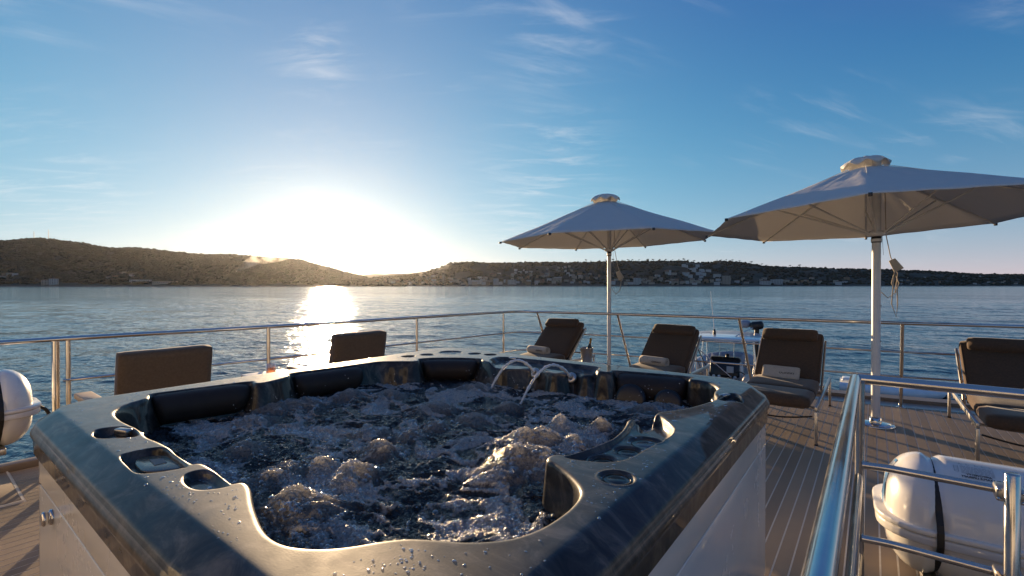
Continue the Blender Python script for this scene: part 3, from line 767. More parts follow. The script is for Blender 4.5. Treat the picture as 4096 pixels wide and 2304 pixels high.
# ================================================================ deck
SX = [-6.5, -4.9, -4.73, -3.30, -1.445, 0.28, 1.31, 3.0, 5.0]; SY = [6.0, 6.30, 6.43, 6.74, 6.97, 7.19, 7.40, 7.62, 7.75]
def stern(x): return float(np.interp(x, SX, SY))
def build_deck():
    L_, Rr, Y0 = -5.50, 3.9, -1.6
    def band(o0, o1, z0, z1, name, m, parent, kind=None):
        xs = np.linspace(-5.05, Rr, 40); V = []; F = []
        for x in xs:
            for (yy, zz) in ((o0, z0), (o0, z1), (o1, z1), (o1, z0)): V.append((x, stern(x) + yy, zz))
        for i in range(len(xs) - 1):
            for j in range(4): F.append((i * 4 + j, (i + 1) * 4 + j, (i + 1) * 4 + (j + 1) % 4, i * 4 + (j + 1) % 4))
        F.append((0, 1, 2, 3)); k = (len(xs) - 1) * 4; F.append((k + 3, k + 2, k + 1, k))
        return MB().add(V, F, False).build(name, m, parent)
    # the white body below, with the caulk bed on top
    xs = [-5.62, -5.62, -5.45, -5.2, -4.9]; ys = [Y0, 5.6, 6.2, 6.75, 7.0]
    out = [(x, y) for x, y in zip(xs, ys)] + [(x, stern(x) + 0.80) for x in np.linspace(-4.5, Rr, 20)] + [(Rr, Y0)]
    deck = MB().prism(out, -0.35, -0.008).build("deck", M['white_gel'])
    tag(deck, "upper sun deck of the yacht laid with narrow brown planks and pale seams", "deck", kind='structure')
    MB().prism([(L_ + .02, Y0), (Rr - .01, Y0)] + [(x, stern(x) + 0.30) for x in np.linspace(Rr - .01, -4.85, 20)] + [(-5.2, 6.2), (L_ + .02, 5.5)], -0.006, -0.0015).build("caulk_bed", M['caulk'], deck)
    pw, gap = 0.0757, 0.0085
    n = int((Rr - L_) / pw)
    for i in range(n):
        x0 = L_ + i * pw + gap / 2 + 0.012; x1 = x0 + pw - gap
        xe = (x0 + x1) / 2
        y1a, y1b = (stern(max(q, -4.9)) + 0.28 for q in (x0, x1))
        if xe < -4.85: y1a = y1b = np.interp(xe, [-5.5, -5.2, -4.85], [5.3, 6.1, 6.5])
        y0 = 0.53 if xe < -4.68 else Y0
        z0, z1 = -0.004, 0.0
        V = [(x0, y0, z0), (x1, y0, z0), (x1, y1b, z0), (x0, y1a, z0), (x0, y0, z1), (x1, y0, z1), (x1, y1b, z1), (x0, y1a, z1)]
        MB().add(V, [(0, 3, 2, 1), (4, 5, 6, 7), (0, 1, 5, 4), (1, 2, 6, 5), (2, 3, 7, 6), (3, 0, 4, 7)], False).build("plank", M['teak'], deck)
    MB().box((-5.09, -0.5, 0.0), (0.80, 2.02, 0.012), 0.003).build("hatch_panel", M['teak'], deck)
    MB().box((-4.675, -0.5, 0.0), (0.012, 2.04, 0.014)).build("hatch_border", M['caulk'], deck)
    MB().box((-5.09, 0.516, 0.0), (0.82, 0.012, 0.014)).build("hatch_border", M['caulk'], deck)
    band(0.285, 0.56, -0.004, 0.001, "margin_strip", M['deck_paint'], deck)
    band(0.56, 0.79, -0.004, 0.048, "toe_rail", M['coaming'], deck)
    MB().box((-5.56, 2.0, 0.02), (0.12, 7.4, 0.06), 0.012).build("side_toe_rail", M['coaming'], deck)
build_deck()

# ================================================================ railings
def build_railing():
    rl = empty("deck_railing", (-1.0, 6.9, 0), 0, "long polished steel guard rail running round the edge of the deck behind the loungers", "railing")
    off = -Vector(rl.location)
    TZ, MZ, LZ = 1.05, 0.70, 0.39
    left = [(-5.62, -1.6), (-5.5, -0.6), (-5.40, 0.47), (-5.385, 0.83), (-5.17, 2.42), (-5.01, 4.36), (-4.86, 6.02)]
    corner = [(-4.83, 6.22), (-4.78, 6.34), (-4.70, 6.42), (-4.60, 6.455)]
    st = [(x, stern(x)) for x in (-4.3, -3.9, -3.30, -2.4, -1.445, -0.6, 0.28, 0.8, 1.31, 2.2, 3.0, 3.85)]
    def path(z, lean=0.0, start=0):
        f = lean
        P = [Vector((x, y, z)) + off for x, y in left[start:]]
        P += [Vector((x + 0.03 * f, y + f * 0.6, z)) + off for x, y in corner]
        P += [Vector((x + f * max(0, min(0.4, -x * 0.12)), y + f, z)) + off for x, y in st]
        return P
    MB().tube([Vector((*p, 0)) * 1 + Vector((0, 0, 0)) for p in []] or path(TZ), 0.020, 14).build("top_rail", M['steel'], rl)
    MB().tube(path(MZ, 0.10, 3), 0.0125, 10).build("middle_rail", M['steel'], rl)
    MB().tube(path(LZ, 0.19, 3), 0.0125, 10).build("lower_rail", M['steel'], rl)
    for (x, y, r) in ((-5.40, 0.79, 0.026), (-5.39, 0.865, 0.018), (-5.17, 2.42, 0.020), (-5.01, 4.36, 0.018), (-4.86, 6.10, 0.018), (-5.55, -0.9, 0.02)):
        m_ = MB(); m_.tube([Vector((x, y, 0.0)) + off, Vector((x, y, TZ)) + off], r, 14)
        m_.lathe([(r + .03, 0.0), (r + .03, .006), (r + .004, .012), (r, .04)], 20, Vector((x, y, 0)) + off); m_.build("post", M['steel'], rl)
    for x in (-4.45, -3.13, -1.445, 0.28, 2.0, 3.6):
        y = stern(x); a = max(0, min(0.14, -x * 0.09))
        foot = Vector((x + a, y + 0.30, 0.0)); m_ = MB()
        m_.tube([foot + off, Vector((x, y, TZ)) + off], 0.019, 14)
        m_.lathe([(.048, 0.0), (.048, .006), (.024, .012), (.020, .04)], 20, foot + off); m_.build("post", M['steel'], rl)
build_railing()
def bend(pts, r=0.07, n=6):
    out = [Vector(pts[0])]
    for i in range(1, len(pts) - 1):
        a, b, c = Vector(pts[i - 1]), Vector(pts[i]), Vector(pts[i + 1])
        p0 = b + (a - b).normalized() * r; p1 = b + (c - b).normalized() * r
        for k in range(n + 1):
            t = k / n; out.append(p0 * (1 - t) ** 2 + b * 2 * t * (1 - t) + p1 * t * t)
    out.append(Vector(pts[-1])); return out
def build_guard():
    g = empty("stairwell_guard_rail", (-0.06, 2.74, 0), 0, "thick polished steel stair guard beside the tub, in front of the right liferaft drum", "railing")
    o = -Vector(g.location)
    V = lambda *p: Vector(p) + o
    MB().tube(bend([V(-.062, -0.5, 1.06), V(-.062, 2.74, 1.06), V(2.2, 2.74, 1.06)], 0.022, 6), 0.0225, 24).build("handrail", M['steel'], g)
    MB().tube([V(-.045, 2.715, 0.0), V(-.045, 2.715, 1.045)], 0.019, 20).build("corner_post", M['steel'], g)
    for z in (0.67, 0.33):
        MB().tube(bend([V(-.038, 2.70, z), V(0.06, 2.72, z), V(2.2, 2.72, z - 0.01)], 0.03), 0.0165, 16).build("bar", M['steel'], g)
        MB().tube([V(-.045, 2.55, z - .03), V(-.045, 2.52, z), V(-.047, -0.5, z)], 0.015, 16).build("side_bar", M['steel'], g)
    m_ = MB(); m_.lathe([(0, 0.765), (.021, 0.765), (.0235, 0.762), (.0235, 0.0)], 24, V(.435, 2.635, 0)); m_.build("stub_post", M['steel'], g)
    for z in (0.67, 0.33):
        c = MB(); c.box(V(.435, 2.69, z), (0.085, 0.075, 0.058), 0.008); cl = c.build("clamp", M['steel_dull'], g)
        for dx in (-.033, .033):
            for dz in (-.018, .018):
                b = MB(); b.lathe([(0, .006), (.005, .005), (.007, 0)], 10, V(.435 + dx, 2.652, z + dz), Matrix.Rotation(R(90), 3, 'X')); b.build("bolt", M['steel'], cl)
build_guard()

# ---------------------------------------------------------------- the deckhouse behind the camera (added to bounce warm sunlight; seen only in reflections)
def deckhouse():
    d = empty("deckhouse", (0, -1.9, 0), 0, "unseen cream deckhouse wall with dark windows, added forward of the sun deck to bounce sunlight", "deckhouse")
    d["kind"] = "structure"
    m = mat("deckhouse_paint", (0.78, 0.74, 0.66), 0.35, nscale=1.5, namt=0.04)
    MB().box((-0.8, -0.6, 1.2), (8.6, 1.0, 2.4), 0.05).build("wall", m, d)
    MB().box((-0.8, -0.5, 2.47), (9.0, 1.5, 0.10), 0.03).build("roof", m, d)
    for x in (-4.2, -2.9, 0.9, 2.2): MB().box((x, -0.095, 1.55), (0.95, 0.03, 0.65), 0.008).build("window", M['glass_dark'], d)
    MB().box((-1.2, -0.095, 1.05), (0.9, 0.03, 1.95), 0.008).build("door", M['glass_dark'], d)
rp = MB()
for i in range(5):
    P = [Vector((0.435 + 0.034 * math.cos(a), 2.655 + 0.045 * math.sin(a), 0.300 + i * 0.013 + 0.004 * math.sin(3 * a + i))) for a in [k * math.pi / 9 for k in range(18)]]
    rp.tube(P, 0.0065, 6, closed=True)
rp.tube([Vector((0.47, 2.63, 0.34)), Vector((0.60, 2.68, 0.30)), Vector((0.85, 2.72, 0.33))], 0.006, 6)
M['rope'] = mat("grey_rope", (0.22, 0.17, 0.12), 0.9, bscale=300, bdist=0.002)
tag(rp.build("rope_lashing", M['rope']), "grey rope lashing wound round the short post and lower bar of the stair guard", "rope")
M['glass_dark'] = mat("dark_glazing", (0.02, 0.02, 0.025), 0.06)
deckhouse()

# ================================================================ sun loungers, towels
def cushion(size, nx, ny, nz, bev, seedv, puff=0.012):
    "a padded slab: rounded box with a slightly swollen, uneven face; centred, z up"
    bm = bmesh.new(); bmesh.ops.create_grid(bm, x_segments=2, y_segments=2, size=0.5); bm.free()
    V = []; F = []
    lx, ly, lz = size
    # six faces subdivided
    def face(o, u, v, nu, nv):
        b = len(V)
        for i in range(nu + 1):
            for j in range(nv + 1): V.append(o + u * (i / nu) + v * (j / nv))
        for i in range(nu):
            for j in range(nv): F.append((b + i * (nv + 1) + j, b + (i + 1) * (nv + 1) + j, b + (i + 1) * (nv + 1) + j + 1, b + i * (nv + 1) + j + 1))
    h = Vector((lx / 2, ly / 2, lz / 2)); X = Vector((lx, 0, 0)); Y = Vector((0, ly, 0)); Z = Vector((0, 0, lz))
    face(-h, X, Y, nx, ny); face(-h + Z, X, Y, nx, ny); face(-h, X, Z, nx, nz); face(-h + Y, X, Z, nx, nz); face(-h, Y, Z, ny, nz); face(-h + X, Y, Z, ny, nz)
    out = []
    for p in V:
        q = Vector(p)
        c = Vector((max(-h.x + bev, min(h.x - bev, q.x)), max(-h.y + bev, min(h.y - bev, q.y)), max(-h.z + bev, min(h.z - bev, q.z))))
        d = q - c
        if d.length > 1e-9: q = c + d.normalized() * min(bev, max(d.length, bev))
        ex = 1 - (2 * q.x / lx) ** 2; ey = 1 - (2 * q.y / ly) ** 2
        if abs(q.z) > lz * 0.3: q.z += math.copysign(puff * max(ex, 0) ** 0.5 * max(ey, 0) ** 0.5, q.z)
        s = 0.0025
        q.z += s * float(perlin(q.x * 9 + seedv, q.y * 9, 3)); q.y += s * float(perlin(q.x * 7, q.z * 20 + seedv, 4))
        out.append(q)
    return out, F
def padded(name, size, loc, rot, mat_, parent, seedv=0.0, bev=0.03, puff=0.012, n=(10, 10, 3)):
    V, F = cushion(size, *n, bev, seedv, puff)
    M3 = rot.to_3x3() if rot is not None else Matrix.Identity(3)
    o = MB().add([M3 @ v + Vector(loc) for v in V], F).build(name, mat_, parent)
    bm = bmesh.new(); bm.from_mesh(o.data); bmesh.ops.remove_doubles(bm, verts=bm.verts[:], dist=0.0008)
    bmesh.ops.recalc_face_normals(bm, faces=bm.faces[:]); bm.to_mesh(o.data); bm.free()
    o.data.polygons.foreach_set('use_smooth', [True] * len(o.data.polygons))
    return o
def make_lounger(loc, label, hinge=1.02, top=(1.60, 0.90), W=0.66, dx=-0.02, da=0.0):
    t = empty("sun_lounger", loc, 0, label, "sun lounger", "brown cushioned sun loungers along the stern rail")
    hw = W / 2
    fx = hw + 0.045
    Lf = 1.85
    for s in (-1, 1):
        MB().box((s * fx, Lf / 2, 0.335), (0.022, Lf, 0.045), 0.003).build("side_rail", M['steel_dull'], t)
        for y in (0.02, Lf - 0.03):
            MB().box((s * fx, y, 0.162), (0.024, 0.045, 0.30), 0.003).build("leg", M['steel_dull'], t)
            MB().box((s * fx, y, 0.006), (0.028, 0.05, 0.012), 0.002).build("foot_cap", M['rubber'], t)
    for y in (0.30, 0.95, 1.5):
        MB().tube([(-fx, y, 0.285), (fx, y, 0.285)], 0.012, 8).build("crossbar", M['steel_dull'], t)
    P = [Vector((-fx + 0.04 + (2 * fx - 0.08) * i / 16, 0.14, 0.235 - 0.05 * math.sin(math.pi * i / 16))) for i in range(17)]
    MB().tube(P, 0.008, 8).build("strap", M['rubber'], t)
    ang = math.atan2(top[1] - 0.42, top[0] - hinge); ln = math.hypot(top[0] - hinge, top[1] - 0.42)
    rot = Matrix.Rotation(ang, 4, 'X')
    bd = Vector((0, math.cos(ang), math.sin(ang))); bn = Vector((0, -math.sin(ang), math.cos(ang)))
    base = Vector((0, hinge, 0.33))
    for s in (-1, 1):
        c = base + bd * (ln * 0.5) - bn * 0.015
        MB().box((s * (hw + 0.012), c.y, c.z), (0.022, ln * 1.0, 0.04), 0.003, rot.to_3x3()).build("back_frame", M['steel_dull'], t)
    MB().box((0, (base + bd * ln * 0.5).y, (base + bd * ln * 0.5).z - 0.012), (W - 0.02, ln * 0.96, 0.012), 0.003, rot.to_3x3()).build("sling", M['rubber'], t)
    padded("seat_cushion", (W, 0.52, 0.115), (0, 0.235, 0.375), Matrix.Rotation(R(-2), 4, 'X'), M['fabric'], t, 1.0, 0.045, 0.012)
    padded("seat_cushion", (W, 0.53, 0.115), (0, 0.745, 0.378), Matrix.Rotation(R(3), 4, 'X'), M['fabric'], t, 2.0, 0.045, 0.012)
    c = base + bd * (ln * 0.5 + 0.03) + bn * 0.055
    padded("back_cushion", (W, ln + 0.02, 0.10), c, rot, M['fabric'], t, 3.0, 0.04, 0.008, (12, 14, 3))
    c = base + bd * (ln - 0.055) + bn * 0.13
    padded("headrest", (W * 0.90, 0.17, 0.085), c + Vector((dx, 0, 0)), rot @ Matrix.Rotation(da, 4, 'Z'), M['fabric'], t, 4.0 + dx * 50, 0.040, 0.006, (10, 6, 3))
    # piping along the edges of the back cushion
    for s in (-1, 1):
        P = [base + bd * q + bn * 0.100 + Vector((s * (hw - 0.012), 0, 0)) for q in (0.06, ln * 0.33, ln * 0.66, ln * 0.98)]
        MB().tube(P, 0.0045, 6).build("piping", M['fabric'], t)
    kn = MB(); kc = base + bd * (ln + 0.035) + bn * 0.09
    kn.box(kc + Vector((0.05, 0, 0)), (0.07, 0.03, 0.022), 0.008, Matrix.Rotation(0.3, 3, 'Y')); kn.box(kc + Vector((0.09, 0, 0.014)), (0.05, 0.02, 0.016), 0.006, Matrix.Rotation(-0.5, 3, 'Y'))
    kn.build("strap_knot", M['rubber'], t)
    return t, base, bd, bn
LG = {}
for key, x, y, lab in (('a', -4.02, 5.15, "brown cushioned sun lounger at the rail corner, beside the champagne bucket"),
                       ('b', -2.24, 5.20, "brown cushioned sun lounger between the smaller parasol pole and the moored tender"),
                       ('c', -0.79, 5.20, "brown cushioned sun lounger with a towel folded flat against its backrest"),
                       ('d', 1.07, 5.42, "brown cushioned sun lounger standing beyond the nearer parasol pole, cut by the picture edge")):
    LG[key] = make_lounger((x, y, 0), lab, top={'a': (1.60, 0.90), 'b': (1.61, 0.885), 'c': (1.59, 0.915), 'd': (1.60, 0.90)}[key], dx={'a': -0.03, 'b': 0.0, 'c': -0.02, 'd': 0.02}[key], da={'a': R(2), 'b': R(-1), 'c': R(1), 'd': 0}[key])
def text_mesh(s, size, mat_, parent, Mx, name="lettering", extr=0.0004, sx=1.0, bold=0.0):
    cu = bpy.data.curves.new(name, 'FONT'); cu.body = s; cu.size = size; cu.extrude = extr; cu.align_x = 'CENTER'; cu.align_y = 'CENTER'; cu.offset = bold
    o = bpy.data.objects.new(name, cu); COL.objects.link(o)
    dg = bpy.context.evaluated_depsgraph_get(); me = bpy.data.meshes.new_from_object(o.evaluated_get(dg))
    bpy.data.objects.remove(o); me.name = name
    me.transform(Matrix.Diagonal((sx, 1, 1, 1))); me.transform(Mx)
    me.materials.clear(); me.materials.append(mat_)
    return link(name, me, None, parent)
def towel_roll(loc, rz, lab):
    t = empty("rolled_towel", loc, rz, lab, "towel", "beige towels on the loungers")
    L_, r = 0.37, 0.062
    V = []; F = []; n = 96; sec = 9
    for i in range(n):                                        # spiral sheet, then its outside
        a = -i / (n - 1) * 2 * math.pi * 3.25 + 0.4; q = r * (0.30 + 0.70 * i / (n - 1))
        for j in range(sec):
            u = j / (sec - 1) - 0.5; e = 1 - 0.05 * (abs(u) * 2) ** 6
            V.append((u * (L_ - 0.02 * (i % 24 < 1)), q * e * math.cos(a) * (1 + .02 * math.sin(u * 30)), 0.92 * q * e * math.sin(a) + r * 0.9))
    for i in range(n - 1):
        for j in range(sec - 1): F.append((i * sec + j, (i + 1) * sec + j, (i + 1) * sec + j + 1, i * sec + j + 1))
    o = MB().add(V, F).build("roll", M['towel'], t)
    so = o.modifiers.new("thick", 'SOLIDIFY'); so.thickness = 0.010; so.offset = 1.0
    Mx = Matrix.Translation((0.07, -r * 0.98 - 0.006, r * 0.95)) @ Matrix.Rotation(R(82), 4, 'X')
    text_mesh("OURWAY", 0.030, M['ink'], t, Mx, bold=0.0006, extr=0.0012)
    text_mesh("MY", 0.012, M['grey_ink'], t, Matrix.Translation((0.04, -r * 0.95 - 0.006, r * 0.95 + 0.024)) @ Matrix.Rotation(R(66), 4, 'X'), extr=0.0012) if False else None
    sg = MB()
    sg.tube([(-0.07, -r * 0.70 - .009, r * 1.62), (-0.05, -r * 0.86 - .009, r * 1.36), (-0.015, -r * 0.97 - .009, r * 0.98)], 0.0009, 5)
    sg.tube([(-0.015, -r * 0.90 - .010, r * 1.30), (0.06, -r * 0.90 - .010, r * 1.32), (0.11, -r * 0.92 - .010, r * 1.28)], 0.0007, 5)
    sg.build("emblem", M['grey_ink'], t)
    return t
towel_roll((-4.02 - 0.08, 5.15 + 0.86, 0.437), R(-6), "rolled beige towel on the lounger beside the champagne bucket")
towel_roll((-2.24 - 0.05, 5.20 + 0.86, 0.437), R(-8), "rolled beige towel on the lounger next to the tender, its dark name facing out")
towel_roll((1.07 + 0.22, 5.42 + 0.86, 0.437), R(4), "rolled beige towel half hidden behind the stair handrail")
def towel_flat():
    t = empty("folded_towel", (-0.83, 5.20 + 0.885, 0.430), R(-2), "beige towel folded flat and leant upright against a lounger back", "towel", "beige towels on the loungers")
    rot = Matrix.Rotation(R(52), 4, 'X')
    padded("fold", (0.375, 0.155, 0.045), Vector((0, 0.03, 0.075)), rot, M['towel'], t, 5.0, 0.02, 0.003, (12, 8, 3))
    rx = Matrix.Translation((0.055, 0.03 - 0.0245 * math.sin(R(52)) + 0.002, 0.072 + 0.0245 * math.cos(R(52)))) @ rot
    text_mesh("OURWAY", 0.034, M['ink'], t, rx @ Matrix.Translation((0.01, -0.016, 0.004)), bold=0.0008, extr=0.0012)
    sg = MB(); q = rx @ Matrix.Translation((0, 0, 0.004))
    f = lambda *p: (q @ Vector(p))
    sg.tube([f(-0.13, 0.045, 0), f(-0.105, 0.03, 0), f(-0.08, -0.012, 0), f(-0.055, -0.018, 0)], 0.0010, 5)
    sg.tube([f(-0.02, 0.018, 0), f(0.03, 0.014, 0), f(0.075, 0.016, 0)], 0.0009, 5)
    sg.tube([f(-0.12, 0.05, 0), f(-0.05, 0.052, 0), f(0.02, 0.045, 0)], 0.0007, 5)
    sg.build("emblem", M['grey_ink'], t)
towel_flat()

# ---------------------------------------------------------------- two armchairs seen from behind
def armchair(loc, lab):
    t = empty("deck_armchair", loc, R(90), lab, "armchair", "armchairs with tall brown back cushions facing the sea")
    # local: faces +Y after the turn (to -X in the scene); x is across
    M_w = M['frame_beige']
    for s in (-1, 1):
        MB().box((s * 0.37, 0.30, 0.60), (0.11, 0.74, 0.045), 0.008).build("armrest", M_w, t)
        for y in (0.0, 0.62): MB().box((s * 0.37, y, 0.29), (0.07, 0.06, 0.575), 0.008).build("leg", M_w, t)
    MB().box((0, 0.30, 0.30), (0.66, 0.66, 0.05), 0.008).build("seat_frame", M_w, t)
    padded("seat_cushion", (0.62, 0.62, 0.14), (0, 0.32, 0.40), None, M['fabric'], t, 6.0, 0.03)
    padded("back_cushion", (0.62, 0.115, 0.56), (0, -0.01, 0.72), Matrix.Rotation(R(10), 4, 'X'), M['fabric_grey'], t, 7.0, 0.018, 0.0, (12, 3, 12))
    return t
M['frame_beige'] = mat("beige_wood", (0.42, 0.32, 0.23), 0.5, nscale=12, namt=0.12)
M['fabric_grey'] = mat("brown_grey_fabric", (0.10, 0.070, 0.045), 0.92, sheen=0.25, nscale=60, namt=0.2, bscale=900, bdist=0.0008, bstr=0.5)
armchair((-4.46, 1.28, 0), "brown backed armchair nearest the white liferaft drum, seen from behind")
armchair((-4.36, 2.97, 0), "brown backed armchair beneath the sun, seen from behind past the tub")

# ---------------------------------------------------------------- parasols
def canopy(rt, zt, zc, rc, ang0, seedv):
    V = []; n = 8; sub = 12; rad = 12
    for i in range(n * sub):
        a = ang0 + 2 * math.pi * i / (n * sub); u = (i % sub) / sub
        chord = math.cos(math.pi / n) / math.cos((u - 0.5) * 2 * math.pi / n)      # straight hems between the ribs
        k = i // sub
        sag = math.sin(math.pi * u)
        for j in range(rad + 1):
            t = j / rad; r = rc + (rt - rc) * t
            z = zc + (zt - zc) * t - 0.035 * sag * t * (1 - t) * 2
            z += 0.013 * math.sin(math.pi * t) * float(perlin(i * 0.6 + seedv, t * 2.2, 9)) + 0.003 * sag * t ** 3 * math.sin(i * 1.7 + seedv)
            rr = r * (chord * t + (1 - t)) - 0.012 * sag * t
            V.append((rr * math.cos(a), rr * math.sin(a), z))
    m = rad + 1; N_ = n * sub
    F = [(i * m + j, ((i + 1) % N_) * m + j, ((i + 1) % N_) * m + j + 1, i * m + j + 1) for i in range(N_) for j in range(rad)]
    return V, F
def parasol(loc, rt, zt, zc, zhub, ang0, tilt, lab, pole_r, base=True):
    t = empty("parasol", loc, 0, lab, "parasol", "white eight sided parasols on the deck")
    top = MB().add(*canopy(rt, zt, zc, 0.13, ang0, loc[0])).build("canopy", M['canvas_thin'], t)
    top.rotation_euler = tilt
    so = top.modifiers.new("cloth", 'SOLIDIFY'); so.thickness = 0.003
    # vent cap above
    V = []; F = []; n = 48; m = 6
    for i in range(n):
        a = ang0 + 2 * math.pi * i / n; w = abs(math.cos((i % 6 - 3) / 6 * math.pi))
        for j in range(m):
            q = j / (m - 1); r = 0.02 + 0.205 * q
            V.append((r * math.cos(a), r * math.sin(a), zc + 0.125 - 0.02 * q - 0.075 * q ** 3 + 0.022 * q ** 2 * math.sin(i * 2 * math.pi / 6 + 1)))
    for i in range(n):
        for j in range(m - 1): F.append((i * m + j, ((i + 1) % n) * m + j, ((i + 1) % n) * m + j + 1, i * m + j + 1))
    cap = MB().add(V, F).build("vent_cap", M['canvas_thin'], t); cap.rotation_euler = tilt
    so = cap.modifiers.new("cloth", 'SOLIDIFY'); so.thickness = 0.003
    T = Matrix.Rotation(tilt[0], 3, 'X') @ Matrix.Rotation(tilt[1], 3, 'Y')
    MB().lathe([(0, zc + .10), (pole_r * .8, zc + .10), (pole_r, zc + .08), (pole_r, 0.06)], 20).build("pole", M['white_paint'], t)
    hub = MB(); hub.lathe([(pole_r, zhub + .04), (pole_r + .02, zhub + .04), (pole_r + .045, zhub + .015), (pole_r + .045, zhub - .005), (pole_r + .012, zhub - .02), (pole_r + .002, zhub - .02)], 24)
    hub.build("hub", M['white_paint'], t)
    MB().lathe([(pole_r + .001, zhub - .02), (pole_r + .006, zhub - .022), (pole_r + .006, zhub - .085), (pole_r + .001, zhub - .087)], 24).build("collar", M['black'], t)
    MB().lathe([(pole_r + .007, zhub - .045), (pole_r + .008, zhub - .046), (pole_r + .008, zhub - .075), (pole_r + .007, zhub - .076)], 24).build("collar_label", M['white_paint'], t)
    for k in range(8):
        a = ang0 + k * math.pi / 4; c, s = math.cos(a), math.sin(a)
        def P(r, z): return T @ Vector((r * c, r * s, z))
        e = P(rt + 0.012, zt - 0.012); b = P(0.05, zc - 0.02)
        rb = MB().tube([b, e], 0.011, 6).build("rib", M['white_paint'], t)
        MB().tube([P(0.16, zc + 0.004), P(rt * 0.55, zc + (zt - zc) * 0.55 + 0.006), P(rt - 0.01, zt + 0.004)], 0.0035, 5).build("seam", M['canvas_thin'], t)
        MB().box(e, (0.03, 0.03, 0.03), 0.004).build("rib_tip", M['black'], rb)
        midp = P(rt * 0.53, zc - 0.02 + (zt - zc) * 0.53 - 0.012)
        MB().tube([Vector(((pole_r + .03) * c, (pole_r + .03) * s, zhub + 0.005)), midp], 0.010, 6).build("strut", M['white_paint'], t)
    if base:
        b = MB(); b.lathe([(0, 0.026), (0.06, 0.026), (0.155, 0.016), (0.168, 0.010), (0.168, 0.0)], 48); b.build("base_plate", M['steel'], t)
        b = MB(); b.lathe([(pole_r + .014, 0.024), (pole_r + .014, 0.075), (pole_r + .004, 0.08), (pole_r, 0.085)], 24); b.build("base_collar", M['steel'], t)
    for z in (0.9, 1.28, 0.45):
        MB().lathe([(0, .012), (.006, .01), (.008, 0)], 10, (pole_r * math.cos(-0.4), pole_r * math.sin(-0.4), z), Matrix.Rotation(R(90), 3, 'Y')).build("bolt", M['steel_dull'], t)
    # hanging cord with its winding handle
    q = Vector((0.05, 0.03, 0))
    zb = zhub - 0.02
    MB().tube([q + Vector((0.02, 0, zc - .2)), q + Vector((0.03, 0, zhub)), q + Vector((0.07, 0.02, zb - .22)), q + Vector((0.13, .03, zb - .40)), q + Vector((0.11, .02, zb - .60)), q + Vector((.05, 0, zb - .66)), q + Vector((-.02, 0, zb - .58))], 0.0045, 6).build("cord", M['towel'], t)
    MB().tube([q + Vector((0.0, 0, zb)), q + Vector((0.01, 0, zb - .20))], 0.0018, 5).build("thin_line", M['rubber'], t)
    return t
def canvas_mat():
    m = bpy.data.materials.new("thin_canvas"); m.use_nodes = True
    nt = m.node_tree; N = nt.nodes; L = nt.links; p = N["Principled BSDF"]; o = N["Material Output"]
    p.inputs['Base Color'].default_value = (0.82, 0.79, 0.72, 1); p.inputs['Roughness'].default_value = 0.6
    tr = N.new("ShaderNodeBsdfTranslucent"); tr.inputs['Color'].default_value = (0.74, 0.71, 0.66, 1)
    tc = N.new("ShaderNodeTexCoord"); n = N.new("ShaderNodeTexNoise"); n.inputs['Scale'].default_value = 4; n.inputs['Detail'].default_value = 6; L.new(tc.outputs['Object'], n.inputs['Vector'])
    b = N.new("ShaderNodeBump"); b.inputs['Strength'].default_value = 0.5; b.inputs['Distance'].default_value = 0.03; L.new(n.outputs[0], b.inputs['Height']); L.new(b.outputs[0], p.inputs['Normal'])
    mx = N.new("ShaderNodeMixShader"); mx.inputs[0].default_value = 0.28; L.new(p.outputs[0], mx.inputs[1]); L.new(tr.outputs[0], mx.inputs[2]); L.new(mx.outputs[0], o.inputs['Surface'])
    return m
M['canvas_thin'] = canvas_mat()
P1 = parasol((-3.28, 6.78, 0), 1.66, 2.19, 2.80, 2.04, R(46), (R(0.8), R(-1.0), 0), "white parasol farther off, standing between the champagne bucket and the middle loungers", 0.029)
P2 = parasol((0.03, 6.38, 0), 1.66, 2.20, 2.78, 2.04, R(46), (R(-1.5), R(-2.0), 0), "nearer white parasol, on a round steel foot beside the flat folded towel's lounger", 0.040)
def bag(par, dz, name):
    b = MB(); b.prism([(-.03, 0), (.03, 0), (.045, -.13), (-.045, -.13)], -0.02, 0.02, 0.006)
    o = b.build(name, M['towel'], par, Vector((0.13, 0.03, 2.04 + dz))); o.rotation_euler = (R(90), R(-28), 0)
bag(P1, -0.33, "cord_bag"); bag(P2, -0.27, "cord_bag")
MB().tube([(0.16, .03, 1.66), (0.13, .03, 1.52), (0.17, .03, 1.42), (0.19, .03, 1.52), (0.15, .03, 1.64), (0.14, .03, 1.45), (0.13, .03, 1.30), (0.17, .03, 1.16), (0.18, .03, 1.30), (0.175, .03, 1.48)], 0.006, 6).build("cord_loop", M['towel'], P2)

# ---------------------------------------------------------------- side tables, bucket, bottle, mug
def side_table(loc, h, w, lab):
    t = empty("side_table", loc, 0, lab, "side table")
    MB().box((0, 0, h - 0.012), (w, w, 0.024), 0.006).build("table_top", M['white_paint'], t)
    for sx in (-1, 1):
        for sy in (-1, 1): MB().box((sx * (w / 2 - .03), sy * (w / 2 - .03), (h - 0.024) / 2), (0.03, 0.03, h - 0.024), 0.003).build("leg", M['white_paint'], t)
    return t
side_table((-3.47, 6.40, 0), 0.30, 0.42, "low white side table under the steel champagne bucket")
bk = empty("champagne_bucket", (-3.47, 6.40, 0.30), 0, "brushed steel champagne bucket with ring handles on the low table", "ice bucket")
b = MB(); b.lathe([(0, 0.004), (.068, 0.004), (.070, 0), (.074, .01), (.098, .225), (.105, .232), (.107, .240), (.102, .243), (.097, .236), (.072, .012), (0, .010)], 36); b.build("body", M['steel_dull'], bk)
